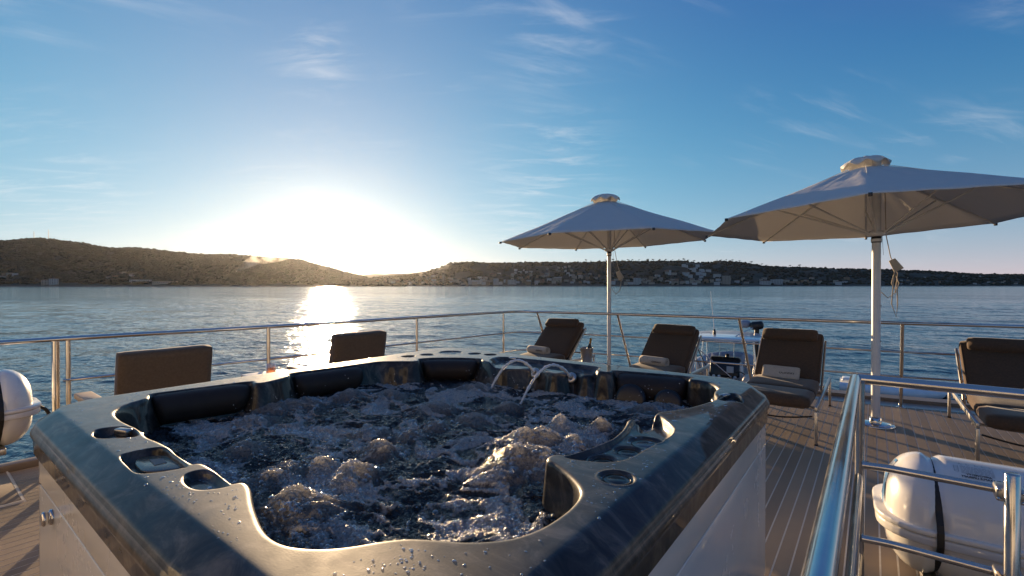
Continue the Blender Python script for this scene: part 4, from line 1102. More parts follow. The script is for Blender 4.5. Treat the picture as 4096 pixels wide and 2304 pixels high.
for s in (-1, 1):
    P = [Vector((s * (.102 + .012 * math.cos(a * math.pi / 8)), .030 * math.sin(a * math.pi / 8), .195 + .0)) for a in range(16)]
    MB().tube(P, .004, 6, closed=True).build("handle", M['steel_dull'], bk)
bt = empty("champagne_bottle", (-3.455, 6.40, 0.36), 0, "dark champagne bottle with gold foil neck standing in the bucket", "bottle")
b = MB(); b.lathe([(0, 0), (.040, 0), (.043, .01), (.043, .15), (.036, .19), (.018, .24), (.0145, .26)], 24); g_ = b.build("glass", M['black'], bt); g_.rotation_euler = (0, R(10), 0)
b = MB(); b.lathe([(.0150, .255), (.0165, .262), (.0160, .315), (.018, .322), (.018, .335), (0, .340)], 20)
M['foil'] = mat("gold_foil", (0.45, 0.27, 0.08), 0.35, 0.9, nscale=60, namt=0.2)
g_ = b.build("foil", M['foil'], bt); g_.rotation_euler = (0, R(10), 0)
side_table((-4.47, 2.13, 0), 0.665, 0.40, "white side table between the two armchairs, carrying the glass mug")
mg = empty("glass_mug", (-4.44, 2.10, 0.665), 0, "clear glass mug half full of amber tea, on the table past the tub", "mug")
M['glass'] = film_mat("clear_glass", (1, 1, 1), 0.08, 0.8)
b = MB(); b.lathe([(0, .003), (.036, .003), (.038, 0), (.041, .008), (.044, .104), (.0415, .105), (.038, .010), (0, .008)], 32); b.build("glass", M['glass'], mg)
M['tea'] = film_mat("amber_tea", (1, 0.6, 0.2), 0.02, 0.3, (0.92, 0.50, 0.14))
b = MB(); b.lathe([(0, .0085), (.0375, .0085), (.040, .062), (0, .062)], 32); b.build("tea", M['tea'], mg)
P = [Vector((.043 + .026 * math.sin(a * math.pi / 10), 0, .055 - .030 * math.cos(a * math.pi / 10))) for a in range(11)]
hh = MB().tube(P, .0045, 8).build("handle", M['glass'], mg); hh.rotation_euler = (0, 0, R(50))

# ---------------------------------------------------------------- liferaft canisters
def canister(loc, rz, L_, r, lab, txt=True):
    t = empty("liferaft_canister", loc, rz, lab, "liferaft canister")
    # axis along x. upper and lower shells meet at a flange
    def shell(name, sign):
        V = []; F = []; nx, na = 44, 26
        for i in range(nx + 1):
            u = i / nx; x = (u - 0.5) * L_
            e = min(u, 1 - u) * L_
            dome = min(1.0, math.sqrt(max(0.0, 1 - (1 - min(e / 0.17, 1)) ** 2.2)))
            gr = 0.0
            for gx in (-0.5 * L_ + 0.20, 0.5 * L_ - 0.20):
                gr += 0.022 * math.exp(-((x - gx) / 0.020) ** 4)
            q = max(r * (0.12 + 0.88 * dome) - gr, 0.01)
            if i in (0, nx): q *= 0.5
            for j in range(na + 1):
                a = math.pi * j / na
                V.append((x, q * math.cos(a), sign * (0.012 + q * math.sin(a) * (1.0 if sign > 0 else 0.95))))
        for i in range(nx):
            for j in range(na): F.append((i * (na + 1) + j, (i + 1) * (na + 1) + j, (i + 1) * (na + 1) + j + 1, i * (na + 1) + j + 1))
        c0 = len(V); 
        F.append(tuple(range(na + 1))); F.append(tuple(nx * (na + 1) + j for j in range(na + 1)))
        return MB().add(V, F).build(name, M['white_gel'], t)
    shell("upper_shell", 1); shell("lower_shell", -1)
    # flange: rounded outline
    hl, hr, cr = L_ / 2 + 0.035, r + 0.022, 0.20
    pts = []
    for (cx, cy_, a0) in ((hl - cr, hr - cr, 0), (-hl + cr, hr - cr, 90), (-hl + cr, -hr + cr, 180), (hl - cr, -hr + cr, 270)):
        for k in range(9): a = R(a0 + 90 * k / 8); pts.append((cx + cr * math.cos(a), cy_ + cr * math.sin(a)))
    MB().prism(pts, 0.002, 0.030, 0.009, 3).build("flange", M['white_gel'], t)
    MB().prism([(x * .985, y * .985) for x, y in pts], -0.045, -0.001, 0.010, 3).build("lower_flange", M['white_gel'], t)
    for gx in (-0.5 * L_ + 0.20, 0.5 * L_ - 0.20):
        V = []; F = []; n = 60; w = 0.013
        for j in range(n):
            a = 2 * math.pi * j / n; q = r - 0.014; cz = math.sin(a); cyy = math.cos(a)
            rr = max(q, (hr + .004)) if abs(cz) < 0.16 else q + (hr - q) * max(0, 1 - (abs(cz) - 0.16) / 0.22)
            for (dx, dr) in ((-w, 0), (-w, .005), (w, .005), (w, 0)): V.append((gx + dx, (rr + dr) * cyy, (rr + dr) * cz * (1.0 if cz > 0 else .95)))
        for j in range(n):
            for k in range(4): F.append((j * 4 + k, ((j + 1) % n) * 4 + k, ((j + 1) % n) * 4 + (k + 1) % 4, j * 4 + (k + 1) % 4))
        MB().add(V, F, False).build("strap", M['rubber'], t)
    for sx in (-1, 1):
        MB().box((sx * L_ * 0.27, 0, -r - 0.0), (0.06, r * 1.5, 0.05), 0.006).build("cradle_bar", M['steel_dull'], t)
        for sy in (-1, 1): MB().box((sx * L_ * 0.27, sy * r * 0.72, -(r + loc[2]) / 2 - 0.0), (0.03, 0.03, max(0.05, loc[2] - r + 0.02)), 0.003, None).build("cradle_leg", M['steel_dull'], t) if False else None
    return t
def print_on_shell(t, r):
    "lettering bent round the upper shell; it reads from the far side, so it stands on its head from here"
    def bentpt(u, v):      # u along x, v round the shell from the crown towards the camera
        a = math.pi / 2 - v / r
        return Vector((u, -(r + .0016) * math.cos(a) * 1.0, 0.012 + (r + .0016) * math.sin(a)))
    def line(s, size, u0, v0, bold, mt):
        cu = bpy.data.curves.new("lettering", 'FONT'); cu.body = s; cu.size = size; cu.align_x = 'CENTER'; cu.offset = bold; cu.extrude = 0
        o = bpy.data.objects.new("lettering", cu); COL.objects.link(o)
        dg = bpy.context.evaluated_depsgraph_get(); me = bpy.data.meshes.new_from_object(o.evaluated_get(dg)); bpy.data.objects.remove(o)
        for v in me.vertices:
            p = bentpt(u0 - v.co.x * 1.0, v0 - v.co.y); v.co = p
        me.materials.clear(); me.materials.append(mt); link("lettering", me, None, t)
    line("INFLATABLE LIFERAFT", 0.0150, -0.035, 0.150, 0.0006, M['ink'])
    line("APPROVED BY", 0.0135, -0.045, 0.134, 0.0005, M['ink'])
    g_ = MB(); rng = np.random.RandomState(8)
    def quad(u0, u1, v0, v1): g_.add([bentpt(u0, v0), bentpt(u1, v0), bentpt(u1, v1), bentpt(u0, v1)], [(0, 1, 2, 3)], False)
    for k in range(7):
        v = 0.122 - k * 0.0085; u = -0.105
        while u < 0.010:
            w = rng.uniform(0.006, 0.020); quad(u, min(u + w, .010), v, v + 0.0020); u += w + 0.003
    for k in range(5): quad(-0.128, -0.114, 0.118 - k * 0.010, 0.1192 - k * 0.010)
    quad(-0.129, -0.1278, 0.072, 0.119); quad(-0.1142, -0.113, 0.072, 0.119)
    for u in (-0.105, -0.08, -0.05, -0.025, 0.0): quad(u, u + 0.0014, 0.044, 0.058); quad(u, u + 0.012, 0.0565, 0.058)
    g_.build("instructions_print", M['grey_ink'], t)
c1 = canister((0.44, 3.20, 0.335), R(2), 0.80, 0.285, "white liferaft drum behind the stair guard bars, with printed instructions and black straps")
print_on_shell(c1, 0.285)
def logo(t, r, L_, side):
    V = []; xx = side * (L_ / 2)
    g_ = MB()
    def pt(y, z, ): 
        e = 0.17 * (1 - (max(0.0, 1 - (min(1.0, (math.hypot(y, z) / r - .12) / .88)) ** 2)) ** (1 / 2.2)) if False else 0
        q = min(0.999, max(0.0, (math.hypot(y, z) / r - .12) / .88)); e = 0.17 * (1 - (1 - q * q) ** (1 / 2.2))
        return Vector((side * (L_ / 2 - e + 0.004), y, z + 0.012))
    pts = [(-.02, .24), (.02, .235), (.00, .16), (-.05, .07), (-.10, .03), (-.075, .12), (-.045, .19)]
    c_ = pt(-.04, .14); n = len(pts)
    g_.add([c_] + [pt(*p) for p in pts], [(0, i + 1, (i + 1) % n + 1) for i in range(n)], False)
    g_.build("blue_emblem", M['blue_print'], t)
logo(c1, 0.285, 0.80, -1)
c2 = canister((-5.37, 0.22, 0.54), R(90), 0.86, 0.29, "white liferaft drum outside the far left rail, by the tub corner")
MB().box((-0.10, 0.0, 0.300), (0.05, 0.06, 0.004), 0, None).build("blue_label", M['blue_print'], c2) if False else None
hs = MB(); hs.tube(bend([Vector((0.44, -0.05, 0.0)), Vector((0.50, -0.05, -0.05)), Vector((0.55, -0.03, -0.17)), Vector((0.56, 0.0, -0.22))], .02), 0.012, 8); hs.build("release_line", M['rubber'], c2)
hs = MB(); hs.tube([Vector((0.40, -0.16, -0.20)), Vector((0.52, -0.2, -0.17)), Vector((0.70, -0.3, -0.12))], 0.008, 8); hs.build("lashing", M['rubber'], c2)
MB().box((0.565, 0.0, -0.26), (0.035, 0.035, 0.09), 0.008).build("release_unit", M['white_paint'], c2)

# ================================================================ coast: hills, woods, town
RIDGE_L = [(-700,990),(-400,985),(0,968),(60,962),(110,957),(175,957),(250,965),(330,975),(400,992),(470,997),(540,993),(600,1000),(680,1008),(760,1018),(830,1022),(930,1022),(1000,1028),(1080,1035),(1200,1043),(1280,1066),(1360,1086),(1440,1106),(1500,1126),(1560,1140),(1620,1143)]
RIDGE_R = [(1380,1139),(1440,1124),(1500,1112),(1560,1108),(1640,1102),(1700,1090),(1760,1074),(1800,1054),(1850,1051),(1920,1053),(2000,1054),(2100,1051),(2200,1051),(2300,1051),(2400,1049),(2500,1046),(2600,1046),(2720,1045),(2780,1051),(2850,1051),(2880,1044),(2950,1049),(3000,1056),(3060,1066),(3200,1071),(3350,1077),(3500,1079),(3650,1084),(3800,1091),(3930,1099),(4096,1101),(4500,1112),(5000,1120)]
RIDGE_M = [(1300,1132),(1380,1118),(1440,1108),(1500,1101),(1560,1096),(1640,1094),(1700,1087),(1760,1075),(1830,1085),(1950,1110)]
RIDGE_F = [(1250,1120),(1340,1105),(1400,1096),(1450,1086),(1500,1078),(1540,1081),(1570,1083),(1600,1076),(1640,1081),(1690,1090),(1760,1098),(1850,1110)]
def hdir(px):
    d = ray(px, 1140); n = math.hypot(d.x, d.y); return d.x / n, d.y / n, n
def hill(ridge, D0, D1, name, mt, seedv, rough=1.0, nr=46, step=7.0, shore=(1149.0, 1143.5)):
    px = np.arange(ridge[0][0], ridge[-1][0] + 1, step)
    ry = np.interp(px, [r[0] for r in ridge], [r[1] for r in ridge])
    V = []; T = np.concatenate([np.linspace(0, 1, nr), [1.08, 1.2, 1.5]])
    D0a = D0(px) if callable(D0) else np.full(len(px), float(D0)); D1a = D0a + (D1(px) if callable(D1) else D1)
    dx = np.array([hdir(p) for p in px])
    zr = CAMZ + (1140 - ry) / FPX * D1a
    G = np.zeros((len(T), len(px), 3))
    for i, t in enumerate(T):
        D = D0a + (D1a - D0a) * min(t, 1.5)
        if t <= 1: prof = 0.62 * t + 0.38 * t * t * (3 - 2 * t)
        else: prof = 1 - (t - 1) * 1.3
        X = dx[:, 0] / 1.0; 
        k = D * dx[:, 2]
        x = dx[:, 0] * k; y = dx[:, 1] * k
        h = zr - SEAZ
        rel = fbm(px * 0.006 + seedv, t * 3.0 + np.zeros_like(px), 5, 4) * 0.10 * math.sin(math.pi * min(t, 1.0)) * rough
        z = SEAZ + h * np.clip(prof + rel, 0, None) + (0.8 if t > 0 else -1.0)
        G[i, :, 0] = x; G[i, :, 1] = y; G[i, :, 2] = z
    o = mesh_np(name, G.reshape(-1, 3), grid_faces(len(T), len(px)), mt)
    def loc(pxq, t):
        j = np.clip((np.asarray(pxq) - px[0]) / step, 0, len(px) - 1.001); i = np.interp(t, T, np.arange(len(T))); i = np.clip(i, 0, len(T) - 1.001)
        j0 = j.astype(int); i0 = i.astype(int); fj = (j - j0)[..., None]; fi = (i - i0)[..., None]
        return (G[i0, j0] * (1 - fi) * (1 - fj) + G[i0 + 1, j0] * fi * (1 - fj) + G[i0, j0 + 1] * (1 - fi) * fj + G[i0 + 1, j0 + 1] * fi * fj)
    def find(pxq, pyq):
        "point of the slope that is seen at this pixel"
        best = None
        for t in np.linspace(0.0, 1.0, 60):
            p = loc(np.array([pxq]), np.array([t]))[0]
            d = RM.transposed() @ Vector((p[0], p[1], p[2] - CAMZ)); yy = 1152 - FPX * d.y / -d.z
            if best is None or abs(yy - pyq) < best[0]: best = (abs(yy - pyq), p, t)
        return Vector(best[1]), best[2]
    return o, loc, find
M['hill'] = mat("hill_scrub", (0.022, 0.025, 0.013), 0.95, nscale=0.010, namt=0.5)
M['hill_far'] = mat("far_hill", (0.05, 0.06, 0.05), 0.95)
M['leaf_dark'] = mat("dark_foliage", (0.016, 0.022, 0.009), 0.9, nscale=0.02, namt=0.5)
M['bark'] = mat("bark", (0.06, 0.045, 0.03), 0.9)
HR, locR, findR = hill(RIDGE_R, 1600, lambda p: 750 - 250 * sstep(3000, 4096, p), "hills", M['hill'], 3.3)
tag(HR, kind='structure')
HL, locL, findL = hill(RIDGE_L, 1250, 900, "hills", M['hill'], 8.1)
tag(HL, kind='structure')
HM, locM, findM = hill(RIDGE_M, 3200, 900, "hills", M['hill'], 5.1, 0.6, 20); tag(HM, kind='structure')
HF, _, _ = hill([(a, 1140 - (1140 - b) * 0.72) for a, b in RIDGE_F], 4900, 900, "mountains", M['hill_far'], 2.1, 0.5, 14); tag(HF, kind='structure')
# beach strip along the water
def beach():
    V = []; F = []; pxs = list(range(-700, 5001, 40))
    for i, p in enumerate(pxs):
        D = 1240 if p < 1420 else 1590; D = float(np.interp(p, [1350, 1560], [1240, 1592]))
        x, y, n = hdir(p); 
        for dd, z in ((0, -0.4), (10, 1.6), (50, 3.0)):
            k = (D - 6 + dd) * n; V.append((x * k, y * k, SEAZ + z))
    for i in range(len(pxs) - 1):
        for j in range(2): F.append((i * 3 + j, (i + 1) * 3 + j, (i + 1) * 3 + j + 1, i * 3 + j + 1))
    tag(MB().add(V, F).build("beach", mat("beach_stones", (0.10, 0.085, 0.065), 0.9, nscale=0.05, namt=0.3)), kind='structure')
beach()
def ico():
    bm = bmesh.new(); bmesh.ops.create_icosphere(bm, subdivisions=1, radius=1.0)
    V = np.array([v.co[:] for v in bm.verts]); F = np.array([[v.index for v in f.verts] for f in bm.faces]); bm.free(); return V, F
IV, IF = ico()
def clumps(P, r, name, mt, seedv=1, flat=0.75):
    rng = np.random.RandomState(seedv); n = len(P); k = len(IV)
    J = 1 + rng.uniform(-0.35, 0.35, (n, k, 1))
    S = np.stack([rng.uniform(0.8, 1.3, n), rng.uniform(0.8, 1.3, n), rng.uniform(0.6, 1.1, n) * flat], -1).reshape(n, 1, 3)
    V = P.reshape(n, 1, 3) + IV.reshape(1, k, 3) * J * S * r.reshape(n, 1, 1)
    F = (IF.reshape(1, -1, 3) + (np.arange(n) * k).reshape(-1, 1, 1)).reshape(-1, 3)
    return mesh_np(name, V.reshape(-1, 3), F, mt, smooth=False)
def woods():
    rng = np.random.RandomState(21)
    for loc, rg, n, lab, sc in ((locR, RIDGE_R, 7000, "dark wood covering the slope above the seaside town", 1.0), (locL, RIDGE_L, 11000, "dark wood covering the slope left of the sunset", 0.9)):
        px = rng.uniform(rg[0][0], rg[-1][0], n); t = rng.uniform(0.02, 1.0, n) ** 0.8
        gap = fbm(px * 0.012, t * 5, 91, 3); k = gap > (-0.28 if loc is locR else -0.7); px, t = px[k], t[k]
        ridge = rng.uniform(rg[0][0], rg[-1][0], 1100); px = np.concatenate([px, ridge]); t = np.concatenate([t, rng.uniform(0.96, 1.0, 1100)])
        P = loc(px, t); r = rng.uniform(3.0, 7.5, len(px)) * sc * (1.0 if loc is locR else 1.25)
        r[-1100:] = rng.uniform(2.0, 5.0, 1100) * (1 + 0.7 * np.clip(fbm(ridge * 0.02, ridge * 0, 31, 2), 0, 1))
        P[:, 2] += r * 0.35
        tag(clumps(P, r, "wood", M['leaf_dark'], 5), lab, "wood", kind='stuff')
woods()
# umbrella pines standing clear on the ridge
def pine_proto():
    t = empty("umbrella_pine", (0, 0, -500), 0)
    MB().tube([(0, 0, -2), (0.2, 0, 4), (0, 0.1, 8)], [0.5, 0.4, 0.3], 6).build("trunk", M['bark'], t)
    rng = np.random.RandomState(2); P = np.column_stack([rng.uniform(-4, 4, 14), rng.uniform(-4, 4, 14), rng.uniform(7.4, 10, 14)])
    c = clumps(P, rng.uniform(1.6, 3.0, 14), "crown", M['leaf_dark'], 3, 0.55); c.parent = t
    return t
proto = pine_proto(); rng_p = np.random.RandomState(6); first = True
PINES = [(x, 'r') for x in (2345,2362,2398,2424,2452,2488,2512,2530,2556,2590,2612,2640,2662,2690,2715,2735,2752,2776,2868,2884,2905,2930,2958,2980,3004,3046,3066,3160,3196,3222,3300)] + [(x, 'l') for x in (28,52,108,125,162,178,330,352,388,448,560,620,735)]
for x, s in PINES:
    o = proto if first else copy_tree(proto); first = False
    loc, = (locR,) if s == 'r' else (locL,)
    p = loc(np.array([float(x)]), np.array([0.995]))[0]; o.location = p; k = rng_p.uniform(0.7, 1.35) * (1.0 if s == 'r' else 0.75)
    o.scale = (k * rng_p.uniform(.8, 1.2), k, k * rng_p.uniform(.8, 1.15)); o.rotation_euler = (0, 0, rng_p.uniform(0, 6))
    tag(o, "umbrella pine standing dark against the sky on the ridge " + ("above the town" if s == 'r' else "left of the sunset"), "pine tree", "umbrella pines on the ridge " + ("above the town" if s == 'r' else "left of the sunset"))
# masts on the left hill
for x, top, lab in ((137, 929, "thin lattice radio mast on the left hilltop, the shorter of the two"), (195, 920, "tall thin radio mast on the left hilltop, the taller of the two")):
    p = Vector(locL(np.array([float(x)]), np.array([0.985]))[0]); D = 2100.0; h = (962 - top) / FPX * D
    t = empty("radio_mast", p, 0, lab, "radio mast")
    MB().tube([(0, 0, -4), (0, 0, h)], [1.3, 0.7], 6).build("mast", M['coaming'], t)
    MB().box((0, 0, h * 0.72), (3.2, 3.2, 1.2), 0.1).build("antenna", M['coaming'], t)
# ---- houses
M['wall_a'] = mat("cream_wall", (0.40, 0.34, 0.26), 0.8, nscale=0.2, namt=0.1)
M['wall_b'] = mat("white_wall", (0.50, 0.48, 0.44), 0.8, nscale=0.2, namt=0.1)
M['wall_c'] = mat("ochre_wall", (0.30, 0.20, 0.12), 0.8, nscale=0.2, namt=0.1)
M['roof'] = mat("clay_roof", (0.16, 0.075, 0.045), 0.8, nscale=0.5, namt=0.2)
M['win'] = mat("far_window", (0.03, 0.035, 0.04), 0.2)
def house(p, w, d, h, wm, lab, grp, rz, big=False, flat=False, floors=3):
    t = empty("house", p, rz, lab, "house", grp)
    b = MB(); b.box((0, 0, h / 2 - 3), (w, d, h + 6)); b.build("walls", wm, t)
    if flat: MB().box((0, 0, h + 0.3), (w * 1.03, d * 1.03, 0.6)).build("roof", wm, t)
    else:
        rh = min(w, d) * 0.22; e = 0.5
        V = [(-w / 2 - e, -d / 2 - e, h), (w / 2 + e, -d / 2 - e, h), (w / 2 + e, d / 2 + e, h), (-w / 2 - e, d / 2 + e, h), (-w / 4, 0, h + rh), (w / 4, 0, h + rh)]
        MB().add(V, [(0, 1, 5, 4), (1, 2, 5), (2, 3, 4, 5), (3, 0, 4), (0, 3, 2, 1)], False).build("roof", M['roof'], t)
    if big:
        n = max(2, int(w / 4.5)); fl = max(1, int(h / 3.4)); first_ = None
        for f in range(fl):
            for i in range(n):
                x = -w / 2 + (i + 0.5) * w / n; z = (f + 0.55) * h / fl
                if first_ is None:
                    first_ = MB().box((0, 0, 0), (min(1.9, w / n * .5), 0.3, 1.7)).build("window", M['win'], t, (x, -d / 2 - 0.03, z))
                else:
                    c = first_.copy(); COL.objects.link(c); c.location = (x, -d / 2 - 0.03, z)
    return t
rng_h = np.random.RandomState(17)
def facing(p): return math.atan2(p.x, -p.y) * 0 + math.atan2(-p.x, p.y) + rng_h.uniform(-0.35, 0.35)
ZONES = [  # x0,x1,y0,y1,n,where, hill, size
 (1470,1700,1126,1139,20,"hazy valley foot",'R',0.9),
 (1700,1960,1108,1139,26,"hazy town front right of the sunset",'R',1.0),
 (1960,2400,1098,1139,52,"town front left of the parasol pole",'R',1.0),
 (2055,2140,1080,1100,8,"hamlet above the town front",'R',0.8),
 (2170,2310,1066,1090,10,"upper slope left of the parasol",'R',0.7),
 (2440,2620,1112,1139,22,"shore right of the farther parasol",'R',1.0),
 (2625,2700,1084,1108,9,"small terraced hillside cluster",'R',1.0),
 (2735,2845,1066,1112,20,"stepped white hillside village",'R',1.0),
 (2620,3000,1118,1140,26,"waterfront below the stepped village",'R',1.0),
 (3030,3390,1116,1140,20,"shore between the two parasol poles",'R',1.0),
 (3520,4090,1100,1139,22,"dark shore beyond the nearer parasol",'R',0.55),
 (0,70,1092,1118,5,"wooded slope at the far left edge",'L',0.8),
 (400,560,1084,1116,9,"slope above the long white building",'L',0.6),
]
nb = 0
for x0, x1, y0, y1, n, where, hl, sz in ZONES:
    for i in range(n):
        px = rng_h.uniform(x0, x1); py = y0 + (y1 - y0) * rng_h.uniform(0, 1) ** 0.8
        p, t_ = (findR if hl == 'R' else findL)(px, py)
        w = rng_h.uniform(9, 20) * sz; h = rng_h.uniform(6, 12) * sz; d = rng_h.uniform(9, 13) * sz
        wk = str(rng_h.choice(['wall_a', 'wall_b', 'wall_c', 'wall_a'])); fl_ = bool(rng_h.uniform() < 0.45)
        if 'stepped white' in where or 'hamlet' in where: wk = 'wall_b'
        wm = M[wk]
        house(p, w, d, h, wm, "small " + {"wall_a": "cream", "wall_b": "white", "wall_c": "ochre"}[wk] + (" flat roofed" if fl_ else " gabled") + " house on the " + where, "houses on the " + where, facing(p), flat=fl_)
        nb += 1
SPECIAL = [ # px, py base, w, h, mat, flat, label
 (1572,1134,34,18,'wall_a',True,"broad pale apartment block in the haze right of the sunset"),
 (1774,1135,9,34,'wall_a',True,"slender tower standing on the shore right of the sunset"),
 (1900,1136,50,14,'wall_b',True,"long white seafront hotel left of the smaller parasol"),
 (1984,1139,20,22,'wall_b',True,"squarish white block at the water edge left of the smaller parasol"),
 (2048,1137,32,16,'wall_b',True,"white waterfront block with a flat roof, right of the squarish one"),
 (2148,1138,18,15,'wall_b',False,"white gabled villa at the water left of the smaller parasol pole"),
 (2228,1128,36,16,'wall_a',True,"long cream building above the shore left of the smaller parasol pole"),
 (2548,1138,26,24,'wall_b',False,"tall white villa on the shore right of the smaller parasol pole"),
 (2905,1136,30,30,'wall_a',True,"tall cream apartment tower on the waterfront, highest building there"),
 (2868,1110,30,14,'wall_b',True,"long white building above the cream apartment tower"),
 (3060,1139,36,14,'wall_b',False,"large pale villa at the water between the parasols, left one"),
 (3106,1137,40,18,'wall_b',True,"large white flat roofed building at the water between the parasols"),
 (3178,1137,34,10,'wall_c',True,"low ochre building on the shore between the parasols"),
 (2700,1138,26,13,'wall_a',False,"cream seafront house below the small hillside cluster"),
 (182,1140,18,14,'wall_a',False,"cream house on the left shore beside the white one"),
 (215,1140,20,17,'wall_b',False,"bright white house on the left shore below the radio masts"),
 (563,1131,52,8,'wall_b',True,"long low white building on the left shore"),
 (660,1136,60,7,'wall_a',True,"long low pale building right of the long white one on the left shore"),
]
for px, py, w, h, wm, flat, lab in SPECIAL:
    f = findL if px < 1400 else findR
    p, t_ = f(px, py); o = house(p, w * .95, 12, h * .95, M[wm], lab, None, math.atan2(-p.x, p.y), big=True, flat=flat)

# ---------------------------------------------------------------- smoke plume on the left slope
def smoke():
    p, _ = findL(945, 1094)
    m = bpy.data.materials.new("smoke"); m.use_nodes = True; nt = m.node_tree; N = nt.nodes; L = nt.links; N.clear()
    o = N.new("ShaderNodeOutputMaterial"); v = N.new("ShaderNodeVolumePrincipled"); v.inputs['Color'].default_value = (0.9, 0.9, 0.9, 1); v.inputs['Anisotropy'].default_value = 0.5
    tc = N.new("ShaderNodeTexCoord"); n = N.new("ShaderNodeTexNoise"); n.inputs['Scale'].default_value = 0.045; n.inputs['Detail'].default_value = 4; L.new(tc.outputs['Object'], n.inputs['Vector'])
    r = N.new("ShaderNodeMapRange"); r.inputs[1].default_value = 0.42; r.inputs[2].default_value = 0.70; r.inputs[3].default_value = 0; r.inputs[4].default_value = 0.022; L.new(n.outputs[0], r.inputs[0])
    L.new(r.outputs[0], v.inputs['Density']); L.new(v.outputs[0], o.inputs['Volume'])
    right = Vector((math.cos(YAW), math.sin(YAW), 0))
    P = [Vector((0, 0, 6)), right * 30 + Vector((0, 0, 26)), right * 75 + Vector((0, 0, 48)), right * 120 + Vector((0, 0, 58)), right * 180 + Vector((0, 0, 60))]
    P = [p_ - Vector((p.x, p.y, 0)).normalized() * 45 for p_ in P]
    b = MB().tube(P, [3, 13, 22, 26, 14], 10)
    tag(b.build("smoke", m, None, p), "thin white smoke plume drifting right off the left slope", "smoke", kind='stuff')
smoke()
# ---------------------------------------------------------------- haze
def haze():
    m = bpy.data.materials.new("haze"); m.use_nodes = True; nt = m.node_tree; N = nt.nodes; L = nt.links; N.clear()
    o = N.new("ShaderNodeOutputMaterial"); v = N.new("ShaderNodeVolumePrincipled")
    v.inputs['Color'].default_value = (0.93, 0.95, 1.0, 1); v.inputs['Anisotropy'].default_value = 0.80; v.inputs['Density'].default_value = HAZE_DENSITY
    L.new(v.outputs[0], o.inputs['Volume'])
    R_ = 7200.0; zt = 275.0; zb = SEAZ - 45
    b = MB(); b.box((0, 0, (zt + zb) / 2), (2 * R_, 2 * R_, zt - zb)); tag(b.build("haze", m), "thin evening haze over the sea and coast", "haze", kind='stuff')
HAZE_DENSITY = 0.000008
haze()

